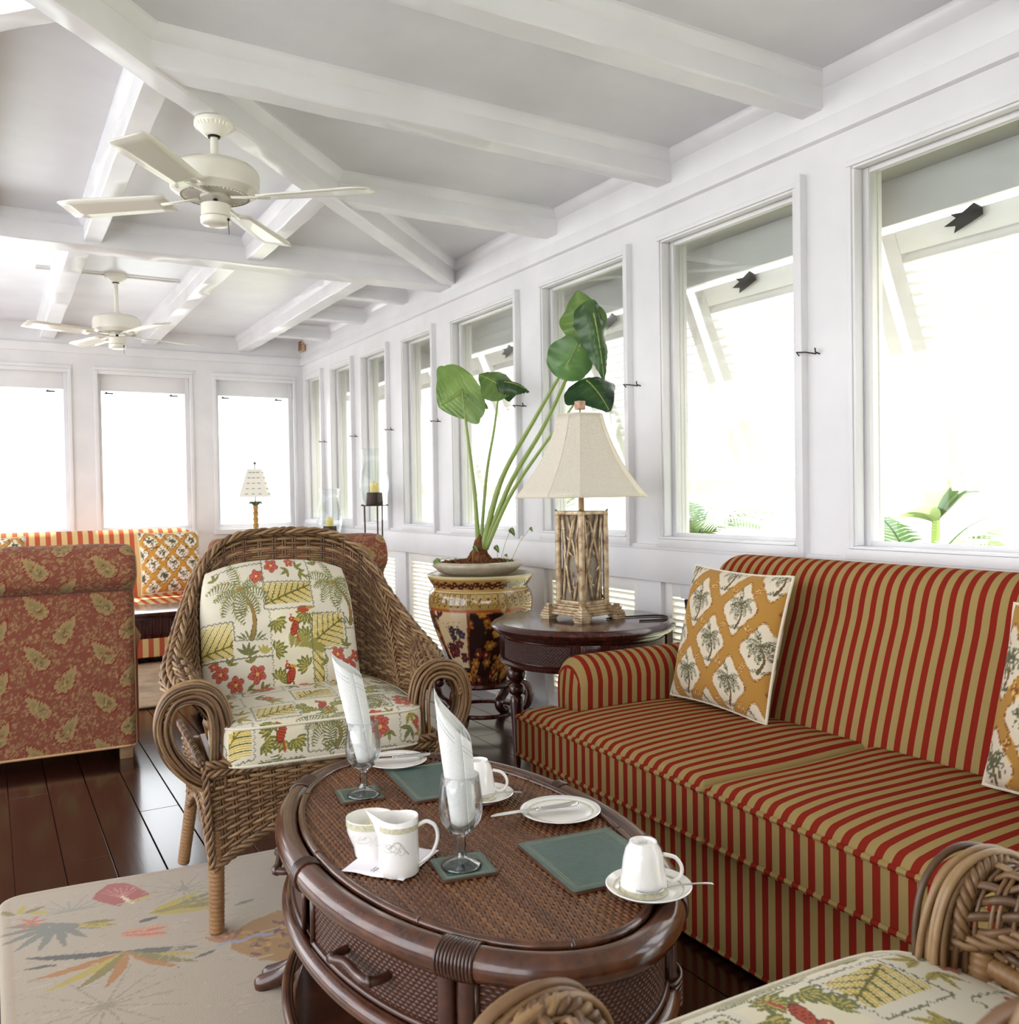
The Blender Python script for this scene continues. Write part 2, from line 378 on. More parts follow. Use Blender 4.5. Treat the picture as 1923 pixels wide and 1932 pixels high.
# ------------------------------------------------------------------ printed cloth: a small drawing board whose colours go onto dense meshes
class Board:
    def __init__(s, w, h, res, bg):
        s.w, s.h, s.res = w, h, res; s.W, s.H = int(w * res) + 1, int(h * res) + 1
        s.a = np.empty((s.H, s.W, 3), np.float32); s.a[:] = lin(bg)
    def _box(s, x0, y0, x1, y1):
        i0 = max(int(x0 * s.res) - 1, 0); i1 = min(int(x1 * s.res) + 2, s.W)
        j0 = max(int(y0 * s.res) - 1, 0); j1 = min(int(y1 * s.res) + 2, s.H)
        if i1 <= i0 or j1 <= j0: return None
        X, Y = np.meshgrid(np.arange(i0, i1) / s.res, np.arange(j0, j1) / s.res)
        return i0, i1, j0, j1, X, Y
    def _put(s, b, mask, col):
        i0, i1, j0, j1, _, _ = b; s.a[j0:j1, i0:i1][mask] = lin(col)
    def poly(s, pts, col):
        p = np.array(pts, float)
        b = s._box(p[:, 0].min(), p[:, 1].min(), p[:, 0].max(), p[:, 1].max())
        if b is None: return
        X, Y = b[4], b[5]; ins = np.zeros(X.shape, bool); n = len(p)
        for i in range(n):
            x0, y0 = p[i]; x1, y1 = p[(i + 1) % n]
            if y0 == y1: continue
            c = ((y0 > Y) != (y1 > Y)) & (X < (x1 - x0) * (Y - y0) / (y1 - y0) + x0)
            ins ^= c
        s._put(b, ins, col)
    def line(s, pts, wd, col, w1=None):
        p = np.array(pts, float); w1 = wd if w1 is None else w1; mw = max(wd, w1)
        b = s._box(p[:, 0].min() - mw, p[:, 1].min() - mw, p[:, 0].max() + mw, p[:, 1].max() + mw)
        if b is None: return
        X, Y = b[4], b[5]; mask = np.zeros(X.shape, bool); n = len(p) - 1
        for i in range(n):
            a, c = p[i], p[i + 1]; d = c - a; L = d @ d
            if L < 1e-12: continue
            t = np.clip(((X - a[0]) * d[0] + (Y - a[1]) * d[1]) / L, 0, 1)
            wi = wd + (w1 - wd) * (i + t) / n
            mask |= (X - a[0] - t * d[0]) ** 2 + (Y - a[1] - t * d[1]) ** 2 < (wi / 2) ** 2
        s._put(b, mask, col)
    def oval(s, x, y, rx, ry, col, rot=0.0):
        m = max(rx, ry); b = s._box(x - m, y - m, x + m, y + m)
        if b is None: return
        X, Y = b[4] - x, b[5] - y; c, q = math.cos(rot), math.sin(rot)
        s._put(b, ((X * c + Y * q) / rx) ** 2 + ((-X * q + Y * c) / ry) ** 2 < 1, col)
    def leaf(s, x, y, ang, L, wd, col, vein=None, bend=0.0):
        """pointed leaf from (x,y) along ang"""
        up, dn, mid = [], [], []
        for k in range(11):
            t = k / 10; a = ang + bend * t; px = x + L * t * math.cos(ang + bend * t / 2); py = y + L * t * math.sin(ang + bend * t / 2)
            h = wd / 2 * math.sin(PI * t) ** 0.8 * (1.15 - 0.3 * t); nx, ny = -math.sin(a), math.cos(a)
            up.append((px + nx * h, py + ny * h)); dn.append((px - nx * h, py - ny * h)); mid.append((px, py))
        s.poly(up + dn[::-1], col)
        if vein: s.line(mid, max(wd * 0.12, 0.0012), vein)
    def frond(s, x, y, ang, L, bend, wd, col, hi=None):
        pts = []; a = ang; px, py = x, y; n = 12
        for k in range(n + 1):
            pts.append((px, py, a)); px += L / n * math.cos(a); py += L / n * math.sin(a); a += bend / n
        for k in range(1, n + 1):
            px, py, a = pts[k]; t = k / n; ll = wd * math.sin(PI * (0.12 + 0.8 * t)) ** 0.7
            for sg in (-1, 1):
                b = a + sg * 0.95
                s.line([(px, py), (px + ll * math.cos(b), py + ll * math.sin(b))], wd * 0.34, col, wd * 0.08)
        s.line([p[:2] for p in pts], wd * 0.3, col, wd * 0.1)
        if hi: s.line([p[:2] for p in pts], wd * 0.14, hi, wd * 0.05)
    def palm(s, x, y, h, sc=1.0, lean=0.0, leafc='#6f7048', hi='#a8a268', trunk='#957440', dark='#5a4426', grass=True):
        """palm with its foot at (x,y)"""
        tx, ty = x - lean, y + h
        tr = [(x + (tx - x) * t + 0.02 * sc * math.sin(PI * t) * (1 if lean >= 0 else -1), y + h * t) for t in np.linspace(0, 1, 12)]
        s.line(tr, 0.012 * sc, dark, 0.007 * sc)
        for i in range(11):
            s.line([tr[i], ((tr[i][0] * .4 + tr[i + 1][0] * .6), (tr[i][1] * .4 + tr[i + 1][1] * .6))], 0.008 * sc, trunk)
        for k, a in enumerate((-48, -12, 20, 55, 92, 128, 160, 192, 228)):
            A = R(a); bend = (-1.7 if math.cos(A) > 0.05 else 1.7) * (.8 + 0.12 * (k % 3)) * (0.5 if 75 < a < 105 else 1)
            L = 0.078 * sc * (0.85 + 0.15 * (k % 3)); px, py, g = tx, ty, A; n = 11
            for i in range(n):
                t = (i + 1) / n; px += L / n * math.cos(g); py += L / n * math.sin(g); g += bend / n
                ll = .021 * sc * math.sin(PI * (.1 + .85 * t)) ** .6; sg = -1 if bend < 0 else 1
                b = g + sg * 1.25; c = leafc if i % 2 else hi
                s.line([(px, py), (px + ll * math.cos(b), py + ll * math.sin(b))], .0045 * sc, leafc, .0012 * sc)
                b = g - sg * .8; s.line([(px, py), (px + ll * .5 * math.cos(b), py + ll * .5 * math.sin(b))], .0032 * sc, c, .001 * sc)
            px, py, g = tx, ty, A; p = [(px, py)]
            for i in range(n): px += L / n * math.cos(g); py += L / n * math.sin(g); g += bend / n; p.append((px, py))
            s.line(p, .0042 * sc, leafc, .0015 * sc); s.line(p, .0018 * sc, hi, .0008 * sc)
        s.oval(tx, ty, 0.006 * sc, 0.005 * sc, trunk)
        if grass:
            for k in range(7):
                s.leaf(x + (k - 3) * 0.005 * sc, y - 0.002, PI / 2 - (k - 3) * 0.36, 0.024 * sc, 0.005 * sc, leafc)
    def flower(s, x, y, r, col='#b9604e', dk='#8a3c30', c='#d9a95a'):
        o = random.random() * 6
        for k in range(5):
            a = o + k * 2 * PI / 5
            s.oval(x + r * .55 * math.cos(a), y + r * .55 * math.sin(a), r * .55, r * .42, dk, a)
            s.oval(x + r * .55 * math.cos(a), y + r * .55 * math.sin(a), r * .47, r * .35, col, a)
            s.line([(x, y), (x + r * .8 * math.cos(a), y + r * .8 * math.sin(a))], r * 0.08, dk)
        s.oval(x, y, r * .2, r * .2, c)
    def sprig(s, x, y, L, ang, col='#6c6a38', hi='#a99a52'):
        for k, d in enumerate((-0.75, 0.0, 0.75)):
            s.leaf(x, y, ang + d, L * (0.9 + 0.2 * (k == 1)), L * 0.3, col, hi, 0.3 * d)
    def vine(s, pts, col='#6b6c55', gap=0.0085, size=0.006):
        """border of tiny paired leaves along a line"""
        p = np.array(pts, float)
        for i in range(len(p) - 1):
            d = p[i + 1] - p[i]; L = math.hypot(*d); n = max(int(L / gap), 1); a = math.atan2(d[1], d[0])
            s.line([p[i], p[i + 1]], 0.0016, col)
            for k in range(n):
                q = p[i] + d * (k + .5) / n; sg = 1 if k % 2 else -1
                s.leaf(q[0], q[1], a + sg * 0.9, size, size * 0.55, col)
                s.leaf(q[0], q[1], a - sg * 2.2, size * 0.8, size * 0.45, col)
    def ferns(s, x0, y0, x1, y1, ang=0.5, col='#c0a552', dk='#63602f', bg='#d9cda0'):
        """a boxed panel of feathered fronds"""
        s.poly([(x0, y0), (x1, y0), (x1, y1), (x0, y1)], bg)
        t = Board(x1 - x0, y1 - y0, s.res, bg); w, h = x1 - x0, y1 - y0
        cx, cy = (w * .12, h * .12) if ang < 1.2 else (w * .9, h * .1)
        L = math.hypot(w, h); dx, dy = math.cos(ang), math.sin(ang)
        n = int(L / 0.0085)
        for k in range(-n, 2 * n):
            px, py = cx + dx * k * 0.0085, cy + dy * k * 0.0085
            for sg in (-1, 1):
                b = ang + sg * 0.85
                t.line([(px, py), (px + .11 * math.cos(b), py + .11 * math.sin(b))], 0.0055, col if k % 3 else dk, 0.002)
        t.line([(cx - dx, cy - dy), (cx + dx * 2, cy + dy * 2)], 0.005, dk)
        i0, j0 = int(round(x0 * s.res)), int(round(y0 * s.res))
        ii0, jj0 = max(i0, 0), max(j0, 0); ii1, jj1 = min(i0 + t.W, s.W), min(j0 + t.H, s.H)
        if ii1 > ii0 and jj1 > jj0: s.a[jj0:jj1, ii0:ii1] = t.a[jj0 - j0:jj1 - j0, ii0 - i0:ii1 - i0]
    def monstera(s, x, y, r, ang, col='#6a6d3c', hi='#b7a458'):
        for k in range(7):
            d = (k - 3) * 0.42; s.leaf(x, y, ang + d, r * (1.1 - 0.08 * abs(k - 3)), r * 0.36, col, None, 0.25 * d)
            s.leaf(x, y, ang + d, r * 0.8, r * 0.14, hi)
    def bird(s, x, y, h, red='#a8492f', dk='#6e2a1e', beak='#caa044'):
        s.oval(x, y, h * .2, h * .4, dk, -0.35); s.oval(x, y, h * .165, h * .36, red, -0.35)
        for k in range(5): s.line([(x - h * .1, y + h * (.2 - .12 * k)), (x + h * .12, y + h * (.14 - .12 * k))], h * 0.03, dk)
        s.oval(x - h * .12, y + h * .42, h * .15, h * .13, dk); s.oval(x - h * .12, y + h * .42, h * .12, h * .1, red)
        s.leaf(x - h * .05, y + h * .46, -0.1, h * .42, h * .14, beak, '#7a5a20', -0.5)
        s.oval(x - h * .14, y + h * .45, h * .025, h * .025, '#f0e6c8')
        for k in range(3): s.line([(x + h * .1, y - h * .3), (x + h * (.08 + .07 * k), y - h * .75)], h * 0.06, red, h * 0.03)
        for k in range(3): s.line([(x - h * .14 - .002 * k, y + h * .52), (x - h * (.2 - .06 * k), y + h * .68)], h * .04, red, h * .02)
    def sample(s, u, v):
        i = np.clip((np.asarray(u) * s.res + 0.5).astype(int), 0, s.W - 1); j = np.clip((np.asarray(v) * s.res + 0.5).astype(int), 0, s.H - 1)
        return s.a[j, i]

def paint(o, cols):
    n = len(o.data.vertices); a = o.data.attributes.new('paint', 'FLOAT_COLOR', 'POINT')
    c = np.ones((n, 4), np.float32); c[:, :3] = cols; a.data.foreach_set('color', c.ravel()); return o

def tropical_back(w, h):
    """print of the wicker chair's back cushion; (0,0) is lower left"""
    b = Board(w, h, 800, '#d2cab6')
    X = lambda p: (p - 365) / 305 * w
    Y = lambda p: (1325 - p) / 265 * h
    b.ferns(X(487), Y(1150), X(580), Y(1112), 0.35); b.ferns(X(562), Y(1235), X(640), Y(1172), 0.6)
    b.ferns(X(572), Y(1300), X(592), Y(1236), 1.4); b.ferns(X(350), Y(1240), X(420), Y(1178), 0.2)
    b.poly([(X(494), Y(1300)), (X(572), Y(1300)), (X(572), Y(1158)), (X(494), Y(1158))], '#d8cfb4')
    for q in ((505, 1180, -1.2), (500, 1235, 0.2), (560, 1215, 2.2), (505, 1290, 1.0), (560, 1270, 2.5), (565, 1170, -2.3)):
        b.monstera(X(q[0]), Y(q[1]), 0.042, q[2])
    for k in range(6): b.frond(X(530 + 8 * k), Y(1232), 1.2 - .35 * k, 0.05, 0.5, 0.016, '#8e8747')
    b.bird(X(540), Y(1196), 0.066); b.bird(X(527), Y(1283), 0.072)
    b.oval(X(560), Y(1163), .022, .012, '#a8492f'); b.leaf(X(565), Y(1160), 0, .03, .014, '#c2a04a')
    b.palm(X(456), Y(1210), Y(1118) - Y(1210), 1.45, 0.03); b.palm(X(658), Y(1190), Y(1108) - Y(1190), 1.3, 0.045)
    for k in range(5): b.leaf(X(447), Y(1240), 0.3 + 0.55 * k, .045, .012, '#6a6c45')
    for k in range(4): b.leaf(X(478), Y(1240), 0.6 + 0.5 * k, .035, .012, '#a79a55')
    for q in ((505, 1076, .026), (472, 1096, .023), (545, 1070, .017), (397, 1268, .026), (424, 1290, .026), (463, 1276, .029), (622, 1250, .025), (644, 1270, .026), (613, 1312, .026), (662, 1252, .02), (385, 1252, .015)):
        b.flower(X(q[0]), Y(q[1]), q[2])
    for q in ((540, 1086, -2.6), (555, 1082, 0.5), (560, 1092, -.5), (445, 1300, -.3), (470, 1305, .5), (455, 1255, 1.9), (412, 1255, 1.0), (600, 1265, 2.6), (630, 1300, .6), (640, 1235, 1.2), (390, 1090, 2.0), (600, 1075, 2)):
        b.sprig(X(q[0]), Y(q[1]), .034, q[2])
    for p in ([(485, 1062), (485, 1158), (494, 1158), (494, 1304)], [(485, 1110), (582, 1110), (582, 1160), (496, 1160)],
              [(350, 1176), (424, 1176), (424, 1212), (487, 1212)], [(350, 1245), (494, 1245)], [(560, 1172), (645, 1168), (645, 1238), (596, 1240), (596, 1304), (494, 1304)],
              [(572, 1172), (572, 1304)], [(645, 1200), (680, 1198)], [(582, 1062), (582, 1112)], [(380, 1075), (485, 1070)]):
        b.vine([(X(x), Y(y)) for x, y in p])
    return b

def tropical_seat(w, h, seed):
    b = Board(w, h, 760, '#d2cab6'); rr = random.Random(seed)
    nx, ny = max(int(w / 0.15), 2), max(int(h / 0.13), 2); sx, sy = w / nx, h / ny
    for i in range(nx):
        for j in range(ny):
            x0, y0 = i * sx, j * sy; k = (i * 2 + j * 3 + seed) % 5; cx, cy = x0 + sx / 2, y0 + sy / 2
            if k == 0: b.palm(cx + .02, y0 + .012, sy * .62, 1.3, 0.02)
            elif k == 1: b.ferns(x0 + .014, y0 + .02, x0 + sx - .014, y0 + sy - .03, 0.4 + .3 * (i % 2))
            elif k == 2:
                for q in range(3): b.flower(cx + rr.uniform(-.045, .045), cy + rr.uniform(-.035, .035), rr.uniform(.024, .036))
                for q in range(3): b.sprig(cx + rr.uniform(-.05, .05), cy + rr.uniform(-.04, .04), .034, rr.uniform(0, 6))
            elif k == 3:
                b.poly([(x0 + .01, y0 + .01), (x0 + sx - .01, y0 + .01), (x0 + sx - .01, y0 + sy - .01), (x0 + .01, y0 + sy - .01)], '#d8cfb4')
                for q in range(5): b.monstera(cx + rr.uniform(-.06, .06), cy + rr.uniform(-.05, .05), .04, rr.uniform(0, 6))
                b.bird(cx, cy, .07)
            else:
                for q in range(4): b.sprig(cx + rr.uniform(-.055, .055), cy + rr.uniform(-.045, .045), .045, rr.uniform(0, 6), *rr.choice([('#6a6c45', '#8f8c5c'), ('#a3924c', '#6c6a38')]))
                b.flower(cx, cy, .02)
    for i in range(nx):
        for j in range(ny):
            x0, y0 = i * sx, j * sy
            if (i + j) % 2 == 0: b.vine([(x0 + .006, y0 + .006), (x0 + sx - .006, y0 + .006), (x0 + sx - .006, y0 + sy - .006), (x0 + .006, y0 + sy - .006), (x0 + .006, y0 + .006)])
    return b

def trellis(w, h, gx=0.165, gy=0.2, res=700, bg='#a87c3a', cream='#d2c5ae', line='#7d4a24', hi='#d8b06a', leaf='#565640', trunk='#6b5030', ox=0.0, oy=0.0, palms=True):
    """ogee trellis of scrolled medallions with a palm in each"""
    b = Board(w, h, res, bg)
    def med(cx, cy, k):
        q = []
        for i in range(64):
            a = 2 * PI * i / 64; ca, sa = math.cos(a), math.sin(a)
            r = 0.84 + 0.13 * math.cos(4 * a) + 0.05 * math.cos(8 * a) * (1 if abs(sa) > .5 else .4)
            q.append((cx + gx * .46 * k * r * ca, cy + gy * .47 * k * r * sa))
        return q
    rows = int(h / gy * 2) + 3
    for j in range(-1, rows):
        for i in range(-1, int(w / gx) + 2):
            cx = (i + (0.5 if j % 2 else 0)) * gx + ox; cy = j * gy / 2 + oy
            # crossing lattice strands
            for sx in (-1, 1):
                for off in (-.007, .007):
                    p = [(cx + sx * (gx * .25 + .5 * gx * (t - .5)) + off + sx * .008 * math.sin(2 * PI * t), cy + gy * .25 + gy * .5 * (.5 - t) * -1) for t in np.linspace(0, 1, 9)]
                    b.line(p, 0.0042, line); b.line(p, 0.0018, hi)
    for j in range(-1, rows):
        for i in range(-1, int(w / gx) + 2):
            cx = (i + (0.5 if j % 2 else 0)) * gx + ox; cy = j * gy / 2 + oy
            b.poly(med(cx, cy, 0.80), line); b.poly(med(cx, cy, 0.775), hi); b.poly(med(cx, cy, 0.755), line); b.poly(med(cx, cy, 0.735), cream)
            for sx in (-1, 1):
                for sy in (-1, 1):
                    px, py = cx + sx * gx * .25, cy + sy * gy * .24
                    sp = [(px + .011 * (1 - t * .75) * math.cos(t * 7 * sx + (0 if sx > 0 else PI)), py + .011 * (1 - t * .75) * math.sin(t * 7 * sy)) for t in np.linspace(0, 1, 14)]
                    b.line(sp, .0052, line); b.line(sp, .0024, hi)
            if palms: b.palm(cx + .004, cy - gy * .27, gy * .34, gx / .165 * .60, 0.004, leaf, '#7a7852', trunk, '#4c3a26')
    return b

def paisley(w, h):
    b = Board(w, h, 480, '#834a39'); rr = random.Random(3)
    for k in range(int(w * h * 5200)):
        x, y = rr.uniform(0, w), rr.uniform(0, h); a = rr.uniform(0, 6.3); r = rr.uniform(.004, .011)
        p = [(x + r * (1 - t * .6) * math.cos(a + t * 4), y + r * (1 - t * .6) * math.sin(a + t * 4)) for t in np.linspace(0, 1, 6)]
        b.line(p, rr.uniform(.0025, .0042), rr.choice(['#9a7553', '#8f6c4c', '#a58058', '#866244', '#977350']))
    def drop(x, y, L, ang, flip, col, k=1.0):
        q = []
        for i in range(44):
            t = i / 43 * 2 * PI; px = L * .5 * math.cos(t); py = L * .33 * math.sin(t) * abs(math.sin(t / 2)) ** 1.1
            px = -.1 * L + (px + .1 * L) * k; py *= k; py += flip * L * .30 * max(px / L + .1, 0) ** 1.5
            q.append((x + px * math.cos(ang) - py * math.sin(ang), y + px * math.sin(ang) + py * math.cos(ang)))
        b.poly(q, col); return q
    gx, gy = 0.27, 0.112
    for j in range(-1, int(h / gy) + 2):
        for i in range(-1, int(w / gx) + 2):
            x = (i + (.5 if j % 2 else 0)) * gx + .03; y = j * gy
            A = R(48) if j % 2 else R(140); fl = 1 if j % 2 else -1
            drop(x, y, .158, A, fl, '#7b3026'); drop(x, y, .158, A, fl, '#a88a60', .90); drop(x, y, .158, A, fl, '#8a4c36', .83); drop(x, y, .158, A, fl, '#9c8458', .79)
            drop(x - .004 * math.cos(A), y - .004 * math.sin(A), .158, A, fl, '#8c7850', .55)
            for k in range(14):
                a = rr.uniform(0, 6.3); r = rr.uniform(0, .035); b.oval(x - .025 * math.cos(A) + r * math.cos(a), y - .025 * math.sin(A) + r * math.sin(a) * .8, .006, .004, rr.choice(['#a8925c', '#6e5a38', '#8a4a34']), a)
    return b

# ================================================================== THE ROOM
XW, YF, XL, YB, ZC = 2.6, 8.3, -2.2, -2.6, 2.67

# ---- floor: boards running down the room, every board a part
m = MB(); m.box((XL - .1, YB - .1, -0.10), (XW + .1, YF + .1, -0.020))
floor = struct(m.build('floor', M_floor, smooth=False))
bw = 0.1445; x = 0.047 - bw * 16; rr = random.Random(5)
while x < XW + .06:
    cuts = [YB]
    while cuts[-1] < YF: cuts.append(cuts[-1] + rr.uniform(2.2, 4.2))
    cuts[-1] = YF
    x1 = min(x + bw, XW + .08)
    for a, b in zip(cuts, cuts[1:]):
        p = MB(); dz = rr.uniform(-.0012, .0)
        p.box((x + .0016, a + .001, -.022), (x1 - .0016, b - .001, dz), c=rr.random())
        p.build('floor_board', M_floor, floor, smooth=False, bevel=.0015)
    x += bw

# ---- ceiling and its beams
m = MB(); m.box((XL - .2, YB - .2, ZC), (XW + .2, YF + .2, ZC + .08))
ceiling = struct(m.build('ceiling', M_ceil, smooth=False))

def beam(p, q, wd=0.105, drop=0.135, name='ceiling_beam', cove=True):
    p, q = Vector((*p, 0)), Vector((*q, 0)); d = (q - p).normalized(); n = Vector((-d.y, d.x, 0)); L = (q - p).length
    mat = Matrix.Translation(p) @ Matrix((d, n, Vector((0, 0, 1)))).transposed().to_4x4()
    b = MB(); z1 = ZC + .004; z0 = ZC - drop; h = wd / 2
    pr = [(-h, z1), (-h, z0 + .006), (-h + .006, z0), (h - .006, z0), (h, z0 + .006), (h, z1)]
    if cove:
        k = .03
        pr = [(-h - k, z1), (-h - k, ZC - .012), (-h - .006, ZC - .044), (-h, ZC - .046), (-h, z0 + .006), (-h + .006, z0), (h - .006, z0), (h, z0 + .006), (h, ZC - .046), (h + .006, ZC - .044), (h + k, ZC - .012), (h + k, z1)]
    N = max(int(L / .12), 2); P = []
    for i in range(N + 1):
        t = L * i / N
        P.append([mat @ Vector((t, a + rng.normal(0, .0008), z + (rng.normal(0, .0014) if z < ZC - .1 else 0))) for a, z in pr])
    b.grid(P, wrap_v=True); b.f.append(tuple(range(len(pr)))); b.f.append(tuple(reversed(range(N * len(pr), (N + 1) * len(pr))))); b.m += [0, 0]
    return b.build(name, M_beam, ceiling, angle=35)

HUB = (0.2, 2.67)
beam((XL, 5.22), (XW, 5.22), 0.17, 0.142)
beam((-2.2, 0.35), (2.60, 5.15), 0.088, 0.134)
beam((-2.2, 5.15), (0.19, 2.76), 0.088, 0.132)
for (y0, y), x0 in (((3.01, 3.052), .46), ((3.94, 3.952), 1.39), ((2.24, 2.24), .7), ((1.38, 1.38), 1.5), ((.5, .5), 2.2)): beam((x0, y0), (XW, y), 0.10, 0.124)
for y, x0 in ((3.057, -.11), (3.952, -1.0), (2.24, -.24), (1.38, -1.1)): beam((x0, y), (XL, y), 0.10, 0.124)
for x, y0 in ((.508, 3.06), (1.34, 3.89), (-.07, 3.02), (-.87, 3.82)): beam((x, y0), (x, 5.14), 0.09, 0.118)
for x in (2.06, 1.24, .46, -.4, -1.25): beam((x, 5.25), (x, YF), 0.11, 0.125)
for y in (5.85, 6.66, 7.5): beam((2.1, y), (XW, y), 0.10, 0.11)

# ---- right wall of windows
WIN = [(-1.7, -.95), (-.7, .06), (.33, 1.065), (1.33, 2.075), (2.33, 3.09), (3.352, 4.073), (4.359, 5.151), (5.444, 5.939), (6.236, 6.749), (6.978, 7.485), (7.743, 8.219)]
ZS, ZT = 1.0, 2.31
m = MB()
m.box((XW, YB, ZT), (XW + .08, YF, ZC)); m.box((XW, YB, .80), (XW + .08, YF, ZS))
m.box((XW + .005, YB, .0), (XW + .14, YB + .02, ZC))
edges = [YB] + [v for ab in WIN for v in ab] + [YF]
for a, b in zip(edges[0::2], edges[1::2]): m.box((XW, a, ZS), (XW + .08, b, ZT))
wall_r = struct(m.build('wall_right', M_wall, smooth=False))
m = MB(); m.box((XW - .016, YB, .802), (XW + .01, YF, .957)); m.box((XW - .022, YB, .945), (XW + .01, YF, .968))
m.build('apron_board', M_wall, wall_r, bevel=.003)
m = MB(); m.box((XW - .012, YB, 2.508), (XW + .01, YF, ZC)); m.build('fascia_board', M_wall, wall_r, bevel=.003)
m = MB(); m.box((XW - .030, YB, 2.441), (XW + .01, YF, 2.506)); m.build('wall_plate_board', M_beam, wall_r, bevel=.006)
m = MB()
pr = [(XW - .012, ZC - .05), (XW - .02, ZC - .046), (XW - .048, ZC - .012), (XW - .048, ZC)]
m.grid([[(a, y, z) for a, z in pr] for y in (YB, YF)]); m.build('cove_moulding', M_beam, wall_r)
# lower wall: posts and louvred panels under the sill
for i, (a, b) in enumerate(WIN):
    nxt = WIN[i + 1][0] if i + 1 < len(WIN) else YF
    p = MB(); p.box((XW + .012, b + .045, 0), (XW + .1, nxt - .045, .80)); p.build('lower_post', M_wall, wall_r, bevel=.004)
    if i < 4: continue
    pa, pb = a - .045, b + .045
    fr = MB(); x0, x1 = XW + .034, XW + .072
    fr.box((x0, pa, .06), (x1, pa + .05, .80)); fr.box((x0, pb - .05, .06), (x1, pb, .80))
    fr.box((x0, pa + .05, .06), (x1, pb - .05, .13)); fr.box((x0, pa + .05, .735), (x1, pb - .05, .80))
    lp = fr.build('louver_panel', M_louv, wall_r, bevel=.003)
    first = None
    for k in range(20):
        z = .146 + k * .0298
        if first is None:
            s = MB(); mat = Matrix.Translation((XW + .053, 0, 0)) @ Matrix.Rotation(R(38), 4, 'Y')
            s.obox(mat, (-.019, pa + .05, -.003), (.019, pb - .05, .003)); first = s.build('slat', M_louv, lp, smooth=False); o = first
        else:
            o = first.copy(); COL.objects.link(o)
        o.location = (0, 0, z)
m = MB(); m.box((XW + .02, YB, 0), (XW + .085, YF, .062)); struct(m.build('baseboard_right', M_wall, smooth=False))

def window(i, a, b, far_view):
    """a = nearer jamb, b = farther jamb (Y)"""
    c = MB(); x0 = XW - .014
    # mitred casing: far side, head, sill
    c.box((x0, b + .001, ZS - .005), (XW + .02, b + .020, ZT + .0005)); c.box((x0 + .006, b - .010, ZS + .0045), (XW + .03, b + .0005, ZT - .0085))
    c.box((x0 - .001, a - .0255, ZT + .001), (XW + .019, b + .021, ZT + .022)); c.box((x0 + .0065, a + .0045, ZT - .008), (XW + .029, b - .0005, ZT + .0005))
    c.box((XW - .026, a - .0255, ZS - .042), (XW + .018, b + .024, ZS - .006)); c.box((XW - .016, a + .0045, ZS - .0055), (XW + .028, b - .0005, ZS + .004))
    # near side: casing plus the proud stop strip
    c.box((x0 + .001, a - .022, ZS - .0055), (XW + .027, a + .004, ZT + .0005)); c.box((XW - .034, a - .052, ZS - .045), (XW + .01, a - .026, ZT + .036))
    wdw = struct(c.build('window_%d' % i, M_wall, bevel=.003))
    s = MB(); xs0, xs1 = XW + .045, XW + .075
    s.box((xs0, a, ZS), (xs1, a + .026, ZT)); s.box((xs0, b - .026, ZS), (xs1, b, ZT)); s.box((xs0 + .002, a + .0265, ZS), (xs1 - .002, b - .0265, ZS + .02)); s.box((xs0 + .002, a + .0265, ZT - .02), (xs1 - .002, b - .0265, ZT))
    s.build('sash_frame', M_wall, wdw, bevel=.003)
    p = MB(); p.box((XW + .058, a + .02, ZS + .015), (XW + .062, b - .02, ZT - .015)); p.build('glass_pane', M_pane, wdw, smooth=False)
    j = MB()
    for k in range(3):
        X0 = XW + .078 + k * .018
        j.box((X0, b - .005 - .004 * k, ZS - .05), (X0 + .0185, b + .06, ZT + .05)); j.box((X0, a - .06, ZS - .05), (X0 + .0185, a + .005 + .004 * k, ZT + .05))
    j.build('outer_jamb', M_shut, wdw, smooth=False)
    h = MB(); h.tube([(XW - .034, a - .04, 1.69), (XW - .052, a - .045, 1.70), (XW - .05, a - .085, 1.695), (XW - .012, a - .10, 1.69)], .0025, 6)
    h.tube([(XW, a - .105, 1.69), (XW - .022, a - .105, 1.695), (XW - .024, a - .105, 1.71)], .0028, 6)
    h.build('hook', M_dkmetal, wdw)
    return wdw

for i, (a, b) in enumerate(WIN): window(i + 1, a, b, i)

